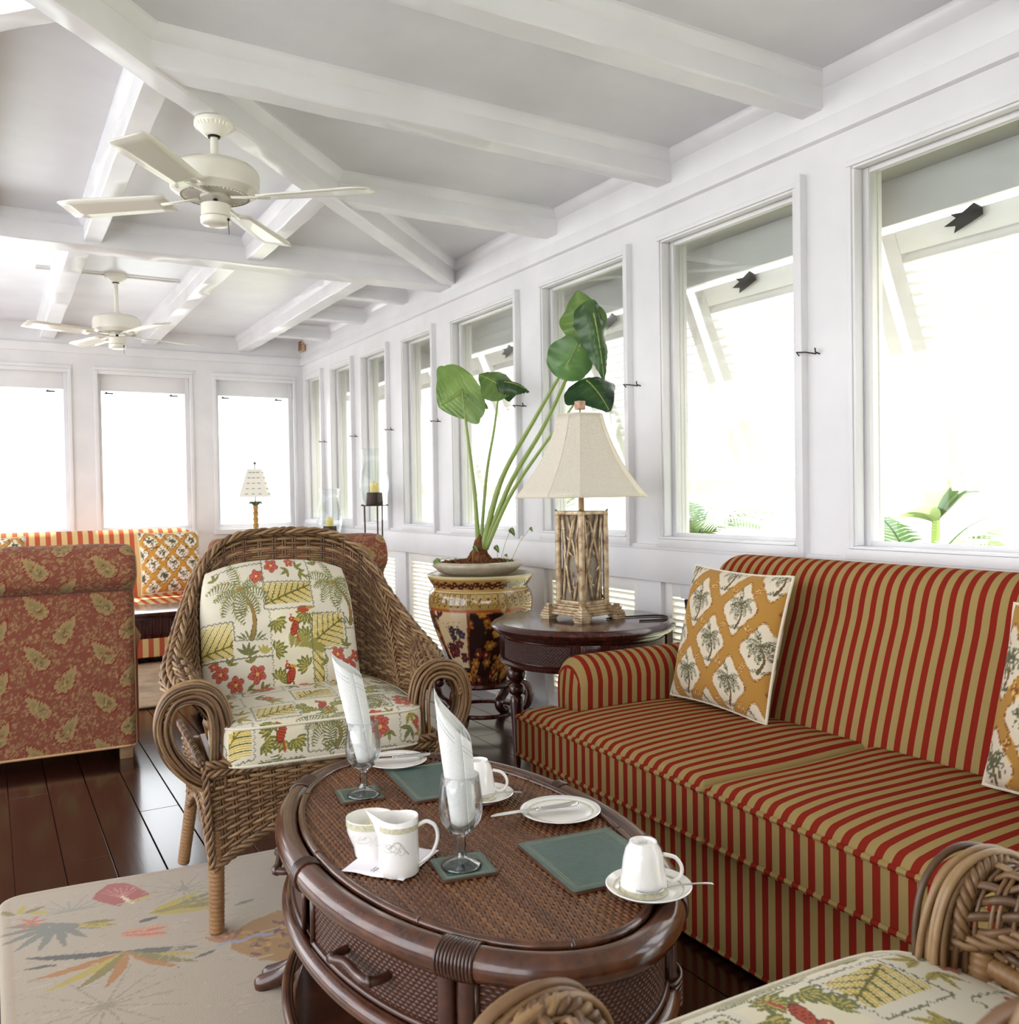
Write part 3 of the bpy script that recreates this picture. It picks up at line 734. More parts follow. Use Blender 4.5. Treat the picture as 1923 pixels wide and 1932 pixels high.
# ---- outside: storm shutters hung above each window and propped open
ORD = {3: 'nearest window at the right edge', 4: 'second window from the right', 5: 'third window, behind the bamboo lamp', 6: 'fourth window, behind the elephant-ear leaves',
       7: 'fifth window from the right', 8: 'sixth window from the right', 9: 'seventh window, behind the tall candle stand', 10: 'last small window at the far corner'}
protos = {}
def shutter(i, a, b):
    wd = b - a + .215; key = round(wd, 3); L = 1.04
    t = thing('storm_shutter', 'white louvred storm shutter propped open outside the ' + ORD[i], 'shutter', (XW + .30, (a + b) / 2, 2.145), rot=(0, -R(24), 0), group='storm shutters outside the right-hand windows')
    f = MB(); h = wd / 2
    f.box((-.02, -h, -L), (.02, -h + .06, 0)); f.box((-.02, h - .06, -L), (.02, h, 0)); f.box((-.02, -h + .06, -.085), (.02, h - .06, 0)); f.box((-.02, -h + .06, -L), (.02, h - .06, -L + .085))
    f.build('frame', M_shut, t, bevel=.004)
    fs = None
    for k in range(20):
        if fs is None:
            s = MB(); s.obox(Matrix.Rotation(R(-40), 4, 'Y'), (-.024, -h + .06, -.004), (.024, h - .06, .004)); fs = s.build('slat', M_shut, t, smooth=False); o = fs
        else: o = fs.copy(); COL.objects.link(o)
        o.location = (0, 0, -.105 - k * .0422)
    g = MB(); g.prism([(0, .0), (.05, .018), (.035, .034), (.075, .03), (.12, .05), (.145, .028), (.14, .004), (.09, -.012), (.03, -.03), (.042, -.008)], 0, .006, Matrix.Translation((-.036, h - .26, -.03)) @ Matrix(((0, 0, -1, 0), (-1, 0, 0, 0), (0, 1, 0, 0), (0, 0, 0, 1))))
    g.build('hinge', M_dkmetal, t, smooth=False)
    return t
for i, (a, b) in enumerate(WIN):
    if i >= 3: shutter(i, a, b)
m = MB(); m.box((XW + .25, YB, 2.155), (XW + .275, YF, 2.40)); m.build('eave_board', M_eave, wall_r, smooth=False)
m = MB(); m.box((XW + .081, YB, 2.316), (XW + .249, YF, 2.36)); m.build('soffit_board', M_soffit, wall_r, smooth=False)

# ---- far wall
FW = [(-2.07, -1.34), (-1.1, -.37), (-.13, .60), (.83, 1.57), (1.80, 2.50)]
m = MB(); zs, zt = .95, 2.28
m.box((XL, YF, zt), (XW + .1, YF + .12, ZC)); m.box((XL, YF, 0), (XW + .1, YF + .12, zs))
e = [XL] + [v for ab in FW for v in ab] + [XW + .1]
for a, b in zip(e[0::2], e[1::2]): m.box((a, YF, zs), (b, YF + .12, zt))
wall_f = struct(m.build('wall_far', M_wall, smooth=False))
m = MB(); m.box((XL, YF - .03, 2.44), (XW, YF + .01, 2.51)); m.build('wall_plate_board', M_beam, wall_f, bevel=.005)
for i, (a, b) in enumerate(FW):
    c = MB(); y0 = YF - .018
    c.box((a - .028, y0, zs - .02), (a, YF + .02, zt + .028)); c.box((b, y0, zs - .02), (b + .028, YF + .02, zt + .028)); c.box((a - .030, y0 - .001, zt + .0285), (b + .030, YF + .019, zt + .058)); c.box((a - .04, y0 - .015, zs - .065), (b + .04, YF + .018, zs - .0205)); c.box((a + .0005, y0 + .004, zt - .004), (b - .0005, YF + .021, zt + .028))
    wdw = struct(c.build('window_%d' % (20 + i), M_wall, bevel=.003))
    s = MB(); s.box((a, YF + .04, zs), (a + .03, YF + .07, zt)); s.box((b - .03, YF + .04, zs), (b, YF + .07, zt)); s.box((a + .0305, YF + .042, zs), (b - .0305, YF + .068, zs + .025)); s.box((a + .0305, YF + .042, zt - .14), (b - .0305, YF + .068, zt))
    s.build('sash_frame', M_wall, wdw, bevel=.003)
    p = MB(); p.box((a + .02, YF + .053, zs), (b - .02, YF + .057, zt)); p.build('glass_pane', M_pane, wdw, smooth=False)
    for xx in (a + .055, b - .16):
        h = MB(); h.box((xx, YF + .033, 2.112), (xx + .07, YF + .042, 2.124)); h.box((xx + .01, YF + .03, 2.124), (xx + .02, YF + .042, 2.134)); h.build('hinge', M_dkmetal, wdw, smooth=False)
m = MB(); m.box((XL, YF - .018, 0), (XW, YF, .14)); struct(m.build('baseboard_far', M_wall, smooth=False))

# ---- unseen left wall, opened wide to add daylight; unseen wall behind the camera
m = MB(); LW = [(a, a + 1.05) for a in np.arange(-1.9, 4.0, 1.15)] + [(5.0, 8.15)]
m.box((XL - .12, YB, 2.5), (XL, YF, ZC)); m.box((XL - .12, YB, 0), (XL, YF, .25))
e = [YB] + [v for ab in LW for v in ab] + [YF]
for a, b in zip(e[0::2], e[1::2]): m.box((XL - .12, a, .25), (XL, b, 2.5))
struct(m.build('wall_left', M_wall, smooth=False))
m = MB(); m.box((XL, YB - .12, 0), (-1.2, YB, ZC)); m.box((1.6, YB - .12, 0), (XW + .1, YB, ZC)); m.box((-1.2, YB - .12, 2.2), (1.6, YB, ZC)); m.box((-1.2, YB - .12, 0), (1.6, YB, .75))
struct(m.build('wall_near', M_wall, smooth=False))

# small weathered grille high in the far right corner
t = thing('corner_grille', 'small weathered brown grille high in the far right ceiling corner', 'grille', (XW - .035, 8.18, 2.56))
g = MB(); g.box((-.02, -.05, 0), (.012, .05, .10)); g.build('housing', plain('weathered_tan', '#b79c80', 0.8, var=0.2), t, bevel=.004)
for k in range(4):
    g = MB(); g.box((-.026, -.042, .014 + k * .022), (-.018, .042, .026 + k * .022)); g.build('grille_bar', plain('weathered_brown', '#7a5a44', 0.8), t, smooth=False)

# ---- garden
def ground_mat():
    n = NT('bright_lawn'); f = n.noise(n.co(), 1.3, 5); n.color(n.ramp(f, [(0.3, '#6c7354'), (0.7, '#a2a488')])); n.set(Roughness=0.95); return n.mat
m = MB(); m.box((-30, -30, -.75), (40, 40, -.7)); g = struct(m.build('ground', ground_mat(), smooth=False))
m = MB(); m.box((-14, -8, -.5), (XL - .12, 16, -.3)); m.box((XL - .12, YF + .13, -.5), (XW + 1.0, 18, -.3)); struct(m.build('bounce_slab', plain('pale_bounce_slab', '#b4b6b9', 0.9, var=.06, scale=2), smooth=False))  # added pale slabs that bounce daylight up into the room
def palm_plant(x, y, h, n, label, seed, kind='palm'):
    t = thing('garden_palm' if kind == 'palm' else 'banana_plant', label, 'plant', (x, y, -.7)); rr = random.Random(seed)
    st = MB(); st.tube([(0, 0, 0), (.03, .02, h * .5), (.02, .0, h * .72)], [.07, .05, .04], 8); st.build('trunk', M_stem, t)
    for k in range(n):
        a = k * 2.4 + rr.uniform(-.2, .2); L = rr.uniform(.9, 1.25) * (1 if kind == 'palm' else .8); el = rr.uniform(.5, 1.25); f = MB(); col = rr.random()
        base = Vector((.02, 0, h * .7)); d = Vector((math.cos(a), math.sin(a), 0)); pts = []
        for i in range(13):
            s = i / 12; pts.append(base + d * (L * s * math.cos(el) * (1 + .3 * s)) + Vector((0, 0, L * (s * math.sin(el) - .75 * s * s * (1.2 - el * .5)))))
        side = Vector((-d.y, d.x, 0))
        if kind == 'palm':
            f.tube(pts, [.012 - .0008 * i for i in range(13)], 4, c=col)
            for i in range(1, 13):
                for q in (0, .5):
                    p = pts[i - 1].lerp(pts[i], q); ll = .32 * math.sin(PI * (.1 + .8 * (i + q) / 13)); tg = (pts[i] - pts[i - 1]).normalized()
                    for sg in (-1, 1):
                        tip = p + side * sg * ll * .75 + tg * ll * .6 - Vector((0, 0, ll * .3)); u = tg * .013
                        mid = p.lerp(tip, .5) + Vector((0, 0, .015)); f.add([p - u, mid - u, tip, mid + u, p + u], [(0, 1, 2, 3, 4)], col)
        else:
            P = []
            for i in range(13):
                s = i / 12; wd = .17 * math.sin(PI * min(s * .97 + .03, 1)) ** .6
                P.append([pts[i] + side * wd * q + Vector((0, 0, .06 * abs(q))) for q in (-1, -.5, 0, .5, 1)])
            f.grid(P, c=col)
        f.build('frond' if kind == 'palm' else 'leaf', M_garden, t, smooth=False)
    return t
palm_plant(5.3, 3.75, 1.7, 14, 'feathery palm in the garden beyond the second window', 1)
palm_plant(4.75, 1.75, 1.7, 12, 'feathery palm in the garden beyond the nearest window', 2)
palm_plant(7.3, 2.7, 2.1, 9, 'broad-leaved banana plant in the garden beyond the nearest window', 3, 'banana')
palm_plant(6.3, 7.0, 2.0, 12, 'feathery palm in the garden beyond the fourth window', 4)
palm_plant(8.2, 5.6, 2.2, 9, 'broad-leaved banana plant farther back beyond the third window', 5, 'banana')
palm_plant(6.8, 10.6, 2.1, 12, 'feathery palm in the garden beyond the fifth window', 6)

# ================================================================== SOFT FURNITURE
def near_lines(a, b, step, r=.026):
    """grid line positions from a to b, dense near both ends"""
    e = [0, .0015, .005, .010, .017, .025, r] if r > .03 else [0, .0015, .005, .010, .017, r]
    n = max(int((b - a - 2 * r) / step), 1)
    return [a + x for x in e] + [a + r + (b - a - 2 * r) * k / n for k in range(1, n)] + [b - x for x in e[::-1]]

def seat_cushion(mb, rects, zb, zt, crown, r=.026, step=.03):
    """box cushion whose plan is the union of axis-aligned rectangles, rounded edges and a crowned top"""
    xs = sorted(set(round(v, 5) for q in rects for v in near_lines(q[0], q[1], step, r))); ys = sorted(set(round(v, 5) for q in rects for v in near_lines(q[2], q[3], step, r)))
    def clean(a, bd):
        o = [a[0]]
        for v in a[1:]:
            if v - o[-1] > .0012: o.append(v)
            elif v in bd: o[-1] = v
        return o
    xs = clean(xs, {round(v, 5) for q in rects for v in q[:2]}); ys = clean(ys, {round(v, 5) for q in rects for v in q[2:]})
    inside = lambda x, y: any(q[0] - 1e-6 <= x <= q[1] + 1e-6 and q[2] - 1e-6 <= y <= q[3] + 1e-6 for q in rects)
    def dist(x, y):
        best = 0
        for q in rects: best = max(best, min(x - q[0], q[1] - x, y - q[2], q[3] - y))
        if len(rects) > 1:   # along the seam between the rectangles the edge is not a boundary
            hi = r
            for k in range(8):
                ok = True
                for a in range(8):
                    if not inside(x + hi * math.cos(a * PI / 4), y + hi * math.sin(a * PI / 4)): ok = False; break
                if ok: return max(hi, best)
                hi *= .8
            return max(best, 0)
        return best
    x0, x1 = min(q[0] for q in rects), max(q[1] for q in rects); y0, y1 = min(q[2] for q in rects), max(q[3] for q in rects)
    idx = {}; vs = []; fs = []
    def vid(i, j):
        if (i, j) not in idx:
            x, y = xs[i], ys[j]; d = max(0, min(dist(x, y), r)); z = zt - r + math.sqrt(max(r * r - (r - d) ** 2, 0))
            u = 2 * (x - x0) / (x1 - x0) - 1; v = 2 * (y - y0) / (y1 - y0) - 1
            z += crown * (1 - u ** 4) * (1 - v ** 4) + crown * .15 * math.sin(9 * x + 5 * y)
            idx[(i, j)] = len(vs); vs.append((x, y, z))
        return idx[(i, j)]
    cells = set()
    for i in range(len(xs) - 1):
        for j in range(len(ys) - 1):
            if inside((xs[i] + xs[i + 1]) / 2, (ys[j] + ys[j + 1]) / 2): cells.add((i, j)); fs.append((vid(i, j), vid(i + 1, j), vid(i + 1, j + 1), vid(i, j + 1)))
    # walls
    lev = [0, .25, .5, .75, 1.0]; zz = zt - r
    memo = {}
    def wid(i, j, k):
        if k == 0: return vid(i, j)
        if (i, j, k) not in memo:
            memo[(i, j, k)] = len(vs); p = vs[vid(i, j)]; vs.append((p[0], p[1], zz + (zb - zz) * lev[k]))
        return memo[(i, j, k)]
    for (i, j) in cells:
        for (a, b, nb) in (((i, j), (i, j + 1), (i - 1, j)), ((i + 1, j + 1), (i + 1, j), (i + 1, j)), ((i + 1, j), (i, j), (i, j - 1)), ((i, j + 1), (i + 1, j + 1), (i, j + 1))):
            if nb not in cells:
                for k in range(4): fs.append((wid(*a, k), wid(*b, k), wid(*b, k + 1), wid(*a, k + 1)))
    mb.add(vs, fs)

def outline_tube(mb, pts, r=.006, n=6): mb.tube(pts, r, n, closed=True)

SX, SY = 2.05, 1.72
sofa = thing('striped_sofa', 'large red and gold striped sofa in front of the window wall', 'sofa', (SX, SY, 0))
def base_box(mb, x0, x1, y0, y1, z0, z1, r=.035, nz=6):
    pts = []
    for cx_, cy_, a0 in ((x1 - r, y1 - r, 0), (x0 + r, y1 - r, 90), (x0 + r, y0 + r, 180), (x1 - r, y0 + r, 270)):
        for k in range(6):
            a = R(a0 + 18 * k); pts.append((cx_ + r * math.cos(a), cy_ + r * math.sin(a)))
    P = [[(x, y, z0 + (z1 - z0) * k / nz) for x, y in pts] for k in range(nz + 1)]
    o = len(mb.v); mb.grid(P, wrap_v=True); n = len(pts)
    mb.f.append(tuple(o + nz * n + k for k in range(n))); mb.f.append(tuple(o + n - 1 - k for k in range(n))); mb.m += [0, 0]
    return pts
b = MB(); pts = base_box(b, -.455, .50, -.925, .925, .018, .292); b.build('base', M_strY, sofa)
b = MB(); outline_tube(b, [(x, y, .021) for x, y in pts], .006); b.build('hem_welt', M_strY, sofa)
for s in (1, -1):
    rects = [(-.485, .17, .003, .775), (-.485, -.335, .70, .935)] if s > 0 else [(-.485, .17, -.775, -.003), (-.485, -.335, -.935, -.70)]
    c = MB(); seat_cushion(c, rects, .297, .456, .017, r=.034); cu = c.build('seat_cushion', M_strY, sofa, angle=180)
    o = [(-.485, .004 * s), (.165, .004 * s), (.165, .775 * s), (-.335, .775 * s), (-.335, .935 * s), (-.485, .935 * s)]
    dense = []
    for p, q in zip(o, o[1:] + o[:1]):
        n = max(int(math.dist(p, q) / .03), 1); dense += [(p[0] + (q[0] - p[0]) * (k + .2) / (n + .4), p[1] + (q[1] - p[1]) * (k + .2) / (n + .4)) for k in range(n + 1)]
    for z in (.434, .304):
        t = MB(); outline_tube(t, [(x - (.001 if x < -.48 else 0), y, z) for x, y in dense], .0078); t.build('piping', M_strY, cu)
# back: profile drawn in x,z and run along y, ends rounded
prof = [(.13, .30), (.148, .45), (.185, .58), (.225, .70), (.262, .80), (.278, .86), (.298, .912), (.332, .948), (.375, .965), (.42, .958), (.462, .93), (.485, .88), (.49, .70), (.50, .40), (.50, .10)]
prof = [tuple(q) for q in bez(prof, 4)]
cen = (.36, .62)
b = MB(); P = []
ys = [-.79, -.787, -.778, -.762, -.74, -.71] + list(np.linspace(-.68, .68, 40)) + [.71, .74, .762, .778, .787, .79]
for y in ys:
    e = max(0, (abs(y) - .70) / .09); k = 1 - .16 * (1 - math.sqrt(max(0, 1 - min(e, 1) ** 2)))
    P.append([(cen[0] + (x - cen[0]) * (k if z > .5 else 1), y, cen[1] + (z - cen[1]) * (1 - (1 - k) * .75 if z > .62 else 1)) for x, z in prof])
b.grid(P); n = len(prof); L = len(ys)
b.f.append(tuple(range(n))); b.f.append(tuple(reversed(range((L - 1) * n, L * n)))); b.m += [0, 0]
b.build('backrest', M_strY, sofa, angle=60)
def sofa_arm(s):
    yc, hw = .855 * s, .082; P = []; sec = [(-hw, .02), (-hw, .15), (-hw, .30), (-hw, .45), (-hw * 1.02, .52)] + [(hw * 1.04 * -math.cos(a), .548 + .088 * math.sin(a)) for a in np.linspace(.12, PI - .12, 13)] + [(hw * 1.02, .52), (hw, .45), (hw, .30), (hw, .15), (hw, .02)]
    xs = [-.322, -.3205, -.316, -.308, -.296, -.28] + list(np.linspace(-.25, .46, 22))
    for x in xs:
        e = min(max(0, (-.275 - x) / .047), 1); k = 1 - .22 * (1 - math.sqrt(1 - e * e))
        P.append([(x, yc + a * k, (.30 + (z - .30) * (1 - (1 - k) * .55)) if z > .3 else z) for a, z in sec])
    a = MB(); a.grid(P); n = len(sec)
    # little pleats fanned round the front of the arm
    o = a.build('arm', M_strX, sofa, angle=70)
    q = MB(); cc = Vector((-.3235, yc, .47)); q.grid([[Vector(p) * 1.0 for p in P[0]]] + [[cc + (Vector(p) - cc) * k + Vector((-.010 * (1 - k * k), 0, 0)) for p in P[0]] for k in (.94, .8, .6, .35, .02)]); q.build('arm_front', M_strY, o, angle=80)
    for k in range(5):
        q = MB(); an = R(25 + 32 * k); c = Vector((-.3195, yc, .52))
        q.tube([c + Vector((.0, .035 * math.cos(an), .05 * math.sin(an))), c + Vector((.002, .06 * math.cos(an), .082 * math.sin(an))), c + Vector((.014, .073 * math.cos(an), .1 * math.sin(an)))], [.001, .0026, .001], 5)
        q.build('pleat', M_strX, o)
sofa_arm(1); sofa_arm(-1)
for x in (-.40, .42):
    for y in (-.86, .86):
        f = MB(); f.lathe([(.022, 0), (.026, .02)], 10, mat=Matrix.Translation((x, y, 0))); f.build('foot', M_mahog, sofa)

# ---- square throw pillow with welt: local x = width, z = up, y = thickness
def pillow_mesh(name, w, h, th, board, mat, parent, n=120, seedy=1, piping=M_cream):
    def surf(s, t, side):
        px = w / 2 * s * (1 - .055 * (1 - t * t)); pz = h / 2 * t * (1 - .055 * (1 - s * s))
        q = max(0, (1 - abs(s) ** 2.6) * (1 - abs(t) ** 2.6)) ** .52
        wr = .006 * math.sin(7 * s + 3 * t + seedy) * (1 - q) + .004 * math.sin(5 * t - 4 * s * s + seedy) * q
        return Vector((px, side * (th / 2 * q + wr * q), pz))
    f = MB(); P = [[surf(-1 + 2 * i / n, -1 + 2 * j / n, -1) for j in range(n + 1)] for i in range(n + 1)]; f.grid(P)
    U = np.array([[(i / n * board.w, j / n * board.h) for j in range(n + 1)] for i in range(n + 1)]).reshape(-1, 2)
    nb = 26; P2 = [[surf(-1 + 2 * i / nb, -1 + 2 * j / nb, 1) for j in range(nb + 1)] for i in range(nb + 1)]; f.grid(P2, flip=True)
    U2 = np.array([[(i / nb * board.w, j / nb * board.h) for j in range(nb + 1)] for i in range(nb + 1)]).reshape(-1, 2)
    o = f.build(name, mat, parent, angle=180); uv = np.vstack([U, U2]); paint(o, board.sample(uv[:, 0], uv[:, 1]))
    e = [(-1 + 2 * k / 24, -1) for k in range(24)] + [(1, -1 + 2 * k / 24) for k in range(24)] + [(1 - 2 * k / 24, 1) for k in range(24)] + [(-1, 1 - 2 * k / 24) for k in range(24)]
    p = MB(); outline_tube(p, [surf(s, t, 1) for s, t in e], .0055); p.build('welt', piping, parent if parent else o)
    return o
def place(t, bl, br, tl):
    """stand a pillow so that its lower left, lower right and upper left corners sit at these points"""
    bl, br, tl = Vector(bl), Vector(br), Vector(tl); u = (br - bl).normalized(); v = tl - bl; v = (v - u * v.dot(u)).normalized(); n = v.cross(u)
    m = Matrix((u, n, v)).transposed().to_4x4(); m.translation = bl + (br - bl) / 2 + v * (tl - bl).length / 2; t.matrix_world = m
TB = trellis(.46, .47, gx=.205, gy=.255, ox=.12, oy=.09)
p = thing('palm_throw_pillow', 'ochre trellis pillow with palm medallions leaning in the sofa corner', 'pillow', group='palm trellis pillows')
pillow_mesh('cover', .46, .47, .15, TB, M_trellis, p, 210)
place(p, (2.085, 2.448, .478), (2.075, 2.005, .468), (2.20, 2.415, .94))
TB2 = trellis(.44, .45, gx=.205, gy=.255, ox=.03, oy=.05)
p = thing('palm_throw_pillow', 'ochre trellis pillow at the right edge of the frame, on the striped sofa', 'pillow', group='palm trellis pillows')
pillow_mesh('cover', .44, .45, .15, TB2, M_trellis, p, 90, 4)
place(p, (2.09, 1.30, .470), (2.02, .87, .470), (2.20, 1.29, .915))

# ---- paisley club chairs seen from behind
PB = paisley(1.06, 1.16)
def club_chair(label, loc, rz):
    t = thing('paisley_club_chair', label, 'armchair', loc, rz, 'paisley club chairs')
    W = .455
    prof = bez([(0, .062), (-.002, .30), (0, .55), (0, .765), (.012, .782), (-.02, .796), (-.052, .835), (-.055, .90), (-.03, .962), (.03, 1.0), (.10, .995), (.15, .95), (.165, .88), (.155, .70)], 12)
    fine = []; 
    for (y0, z0), (y1, z1) in zip(prof, prof[1:]):
        q = max(int(math.dist((y0, z0), (y1, z1)) / .0055), 1); fine += [(y0 + (y1 - y0) * k / q, z0 + (z1 - z0) * k / q) for k in range(q)]
    prof = fine + [tuple(prof[-1])]; cut = len(prof); ss = [-1, -.997, -.99, -.98, -.965] + list(np.linspace(-.945, .945, 150)) + [.965, .98, .99, .997, 1]
    P = []; uv = []; arc = np.concatenate([[0], np.cumsum([math.dist(prof[i], prof[i + 1]) for i in range(cut - 1)])])
    for s in ss:
        e = max(0, (abs(s) - .93) / .07); dr = 1 - math.sqrt(max(0, 1 - e * e)); row = []
        for (y, z), a in zip(prof, arc):
            top = max(0, (z - .8) / .2); row.append((W * s * (1 + .028 * (z > .78) * min(top * 3, 1)), .08 + (y - .08) * (1 - .55 * dr), z - .05 * top * dr - .012 * top * (abs(s) > .7) * ((abs(s) - .7) / .3) ** 2))
            uv.append((.53 + W * s, a))
        P.append(row)
    m = MB(); m.grid(P); o = m.build('backrest', M_paisley, t, angle=60); uv = np.array(uv); paint(o, PB.sample(uv[:, 0], uv[:, 1]))
    m = MB(); m.tube([P[0][k] for k in range(0, cut, 3)], .006, 6); m.build('welt', M_rim_cloth, t); m = MB(); m.tube([P[-1][k] for k in range(0, cut, 3)], .006, 6); m.build('welt', M_rim_cloth, t)
    m = MB(); m.tube([P[i][0] for i in range(0, len(P), 4)] + [P[-1][0]], .006, 6); m.build('welt', M_rim_cloth, t)
    for s in (-1, 1):
        a = MB(); sec = [(-.07, .07), (-.07, .5), (-.075, .56), (-.05, .625), (0, .645), (.05, .625), (.078, .565), (.07, .5), (.07, .07)]
        a.grid([[(s * (W - .055) + x * (1.12 if z > .5 else 1), y, z) for x, z in sec] for y in np.linspace(.05, .86, 10)]); n = len(sec)
        a.f.append(tuple(range(n))); a.f.append(tuple(reversed(range(9 * n, 10 * n)))); a.m += [0, 0]
        o = a.build('arm', M_paisley, t, angle=50); c = np.array([v.co[:] for v in o.data.vertices]); paint(o, PB.sample(c[:, 1], c[:, 2]))
    a = MB(); a.box((-W + .12, .12, .08), (W - .12, .84, .30)); o = a.build('base', M_rust, t, bevel=.02)
    a = MB(); a.box((-W + .12, .14, .30), (W - .12, .88, .46)); o = a.build('seat_cushion', M_rust, t, bevel=.04)
    for x in (-W + .045, W - .045):
        for y in (.03, .82):
            f = MB(); f.prism([(x - .028, y - .02), (x + .028, y - .02), (x + .028, y + .04), (x - .028, y + .04)], 0, .066); f.build('foot', M_tanfoot, t, bevel=.003)
    return t
club_chair('paisley club chair seen from behind at the left edge of the frame', (.125, 4.50, 0), R(-3))
club_chair('paisley club chair mostly hidden behind the wicker armchair', (1.43, 4.62, 0), R(-3))

# ---- far seating group
t = thing('striped_sofa', 'glare-paled striped sofa against the far windows behind the paisley chair', 'sofa', (.72, 7.62, 0))
b = MB(); b.box((-.78, -.72, .06), (.78, .30, .30)); b.build('base', M_strFar, t, bevel=.025)
for s in (-1, 0):
    b = MB(); b.box((-.66 + .66 * (s + 1), -.76, .302), (0 + .66 * (s + 1), .05, .44)); b.build('seat_cushion', M_strFar, t, bevel=.04)
P = []
pr = bez([(.02, .36), (.08, .62), (.13, .82), (.17, .93), (.24, .965), (.31, .94), (.34, .84), (.35, .5), (.35, .1)], 5)
b = MB()
for x in [-.76, -.75, -.72, -.68] + list(np.linspace(-.6, .6, 12)) + [.68, .72, .75, .76]:
    e = max(0, (abs(x) - .66) / .1); k = 1 - .25 * (1 - math.sqrt(max(0, 1 - e * e))); P.append([(x, .2 + (y - .2) * k, .5 + (z - .5) * (1 - (1 - k) * .5)) for y, z in pr])
b.grid(P, flip=True); b.build('backrest', M_strFar, t, angle=70)
for s in (-1, 1):
    b = MB(); b.box((s * .66, -.62, .06), (s * .78, .25, .62)); b.build('arm', M_strFar, t, bevel=.05)
FB = trellis(.46, .5, ox=.08, oy=.03, res=420, bg='#c8923f', cream='#efe2cf', gx=.155, gy=.19)
for i, (x, lab) in enumerate(((1.24, 'ochre palm pillow on the far sofa, right of the paisley chair'), (.01, 'ochre palm pillow on the far sofa at the left edge of the frame'))):
    p = thing('palm_throw_pillow', lab, 'pillow', group='palm pillows on the far sofa'); pillow_mesh('cover', .46, .50, .16, FB, M_farprint, p, 60, i)
    place(p, (x - .23, 7.36, .47), (x + .23, 7.36, .47), (x - .23, 7.52, .95))
t = thing('far_coffee_table', 'dark reeded low table in front of the far sofa', 'table', (1.05, 6.15, 0))
b = MB(); b.box((-.42, -.22, .47), (.42, .30, .50)); b.build('tabletop', M_mahog, t, bevel=.008)
b = MB(); b.box((-.38, -.19, .335), (.38, .27, .47)); ap = b.build('apron', M_mahog, t, bevel=.004)
b = MB()
for k in range(38): b.tube([(-.365 + k * .0197, -.192, .365), (-.365 + k * .0197, -.192, .455)], .0075, 6, c=k % 2)
stuff(b.build('reeding', M_mahog, t))
for x in (-.35, .35):
    for y in (-.16, .24): b = MB(); b.tube([(x, y, .0), (x, y, .34)], [.02, .03], 8); b.build('leg', M_mahog, t)
r_ = MB(); r_.box((.1, 5.5, .0), (2.0, 7.0, .012)); o = r_.build('far_rug', plain('beige_rug', '#bda68c', 0.95, 0.05, var=0.12, scale=9, bump=0.3), bevel=.005)
tag(o, 'beige rug on the floor before the far sofa', 'rug')
t = thing('far_end_table', 'round dark end table holding the palm-trunk lamp', 'table', (1.94, 7.62, 0))
b = MB(); b.lathe([(.27, .62), (.28, .635), (.27, .65)], 28); b.build('tabletop', M_mahog, t)
b = MB(); b.lathe([(.16, 0), (.05, .05), (.035, .3), (.06, .6), (.1, .62)], 16); b.build('pedestal', M_mahog, t)
t = thing('palm_trunk_lamp', 'small table lamp with palm-trunk base and spotted pale shade', 'lamp', (1.955, 7.60, .65))
b = MB(); pr = [(.07, 0), (.07, .02), (.03, .035)]
for k in range(9): z = .05 + k * .05; pr += [(.019, z), (.024, z + .036), (.017, z + .044)]
b.lathe(pr, 12); b.build('trunk', plain('ochre_palm_trunk', '#b08a4a', 0.4, var=.25, scale=30), t)
b = MB()
for k in range(8):
    a = k * PI / 4; b.tube([(0, 0, .49), (.035 * math.cos(a), .035 * math.sin(a), .52), (.066 * math.cos(a), .066 * math.sin(a), .505 + .02 * (k % 2))], [.012, .011, .002], 5)
b.build('leaf_crown', plain('dull_green_metal', '#5d6a48', 0.4), t)
b = MB(); b.tube([(0, 0, .5), (0, 0, .84)], .005, 6); b.ball((0, 0, .85), .014, n=8); b.build('stem', plain('dull_green_metal_b', '#6d7460', 0.4), t)
b = MB(); prf = [(.165, .565), (.075, .80), (.0735, .80), (.163, .565)]; b.lathe(prf, 4, cap0=False, cap1=False, mat=Matrix.Rotation(R(22), 4, 'Z')); sh = b.build('shade', plain('pale_spotted_shade', '#f0ece0', 0.9), t, smooth=False)
b = MB()
for k in range(5):
    z = .59 + k * .045; hw = (.165 - (z - .565) / .235 * .09) * .7071
    for s in range(4):
        mt = Matrix.Rotation(R(22 + 45 + 90 * s), 4, 'Z')
        for q in (-.5, 0, .5): b.obox(mt, (hw + .001, hw * q - .012, z - .004), (hw + .004, hw * q + .012, z + .004))
stuff(b.build('leaf_spots', plain('sage_spots', '#a9b09a', 0.9), sh, smooth=False))

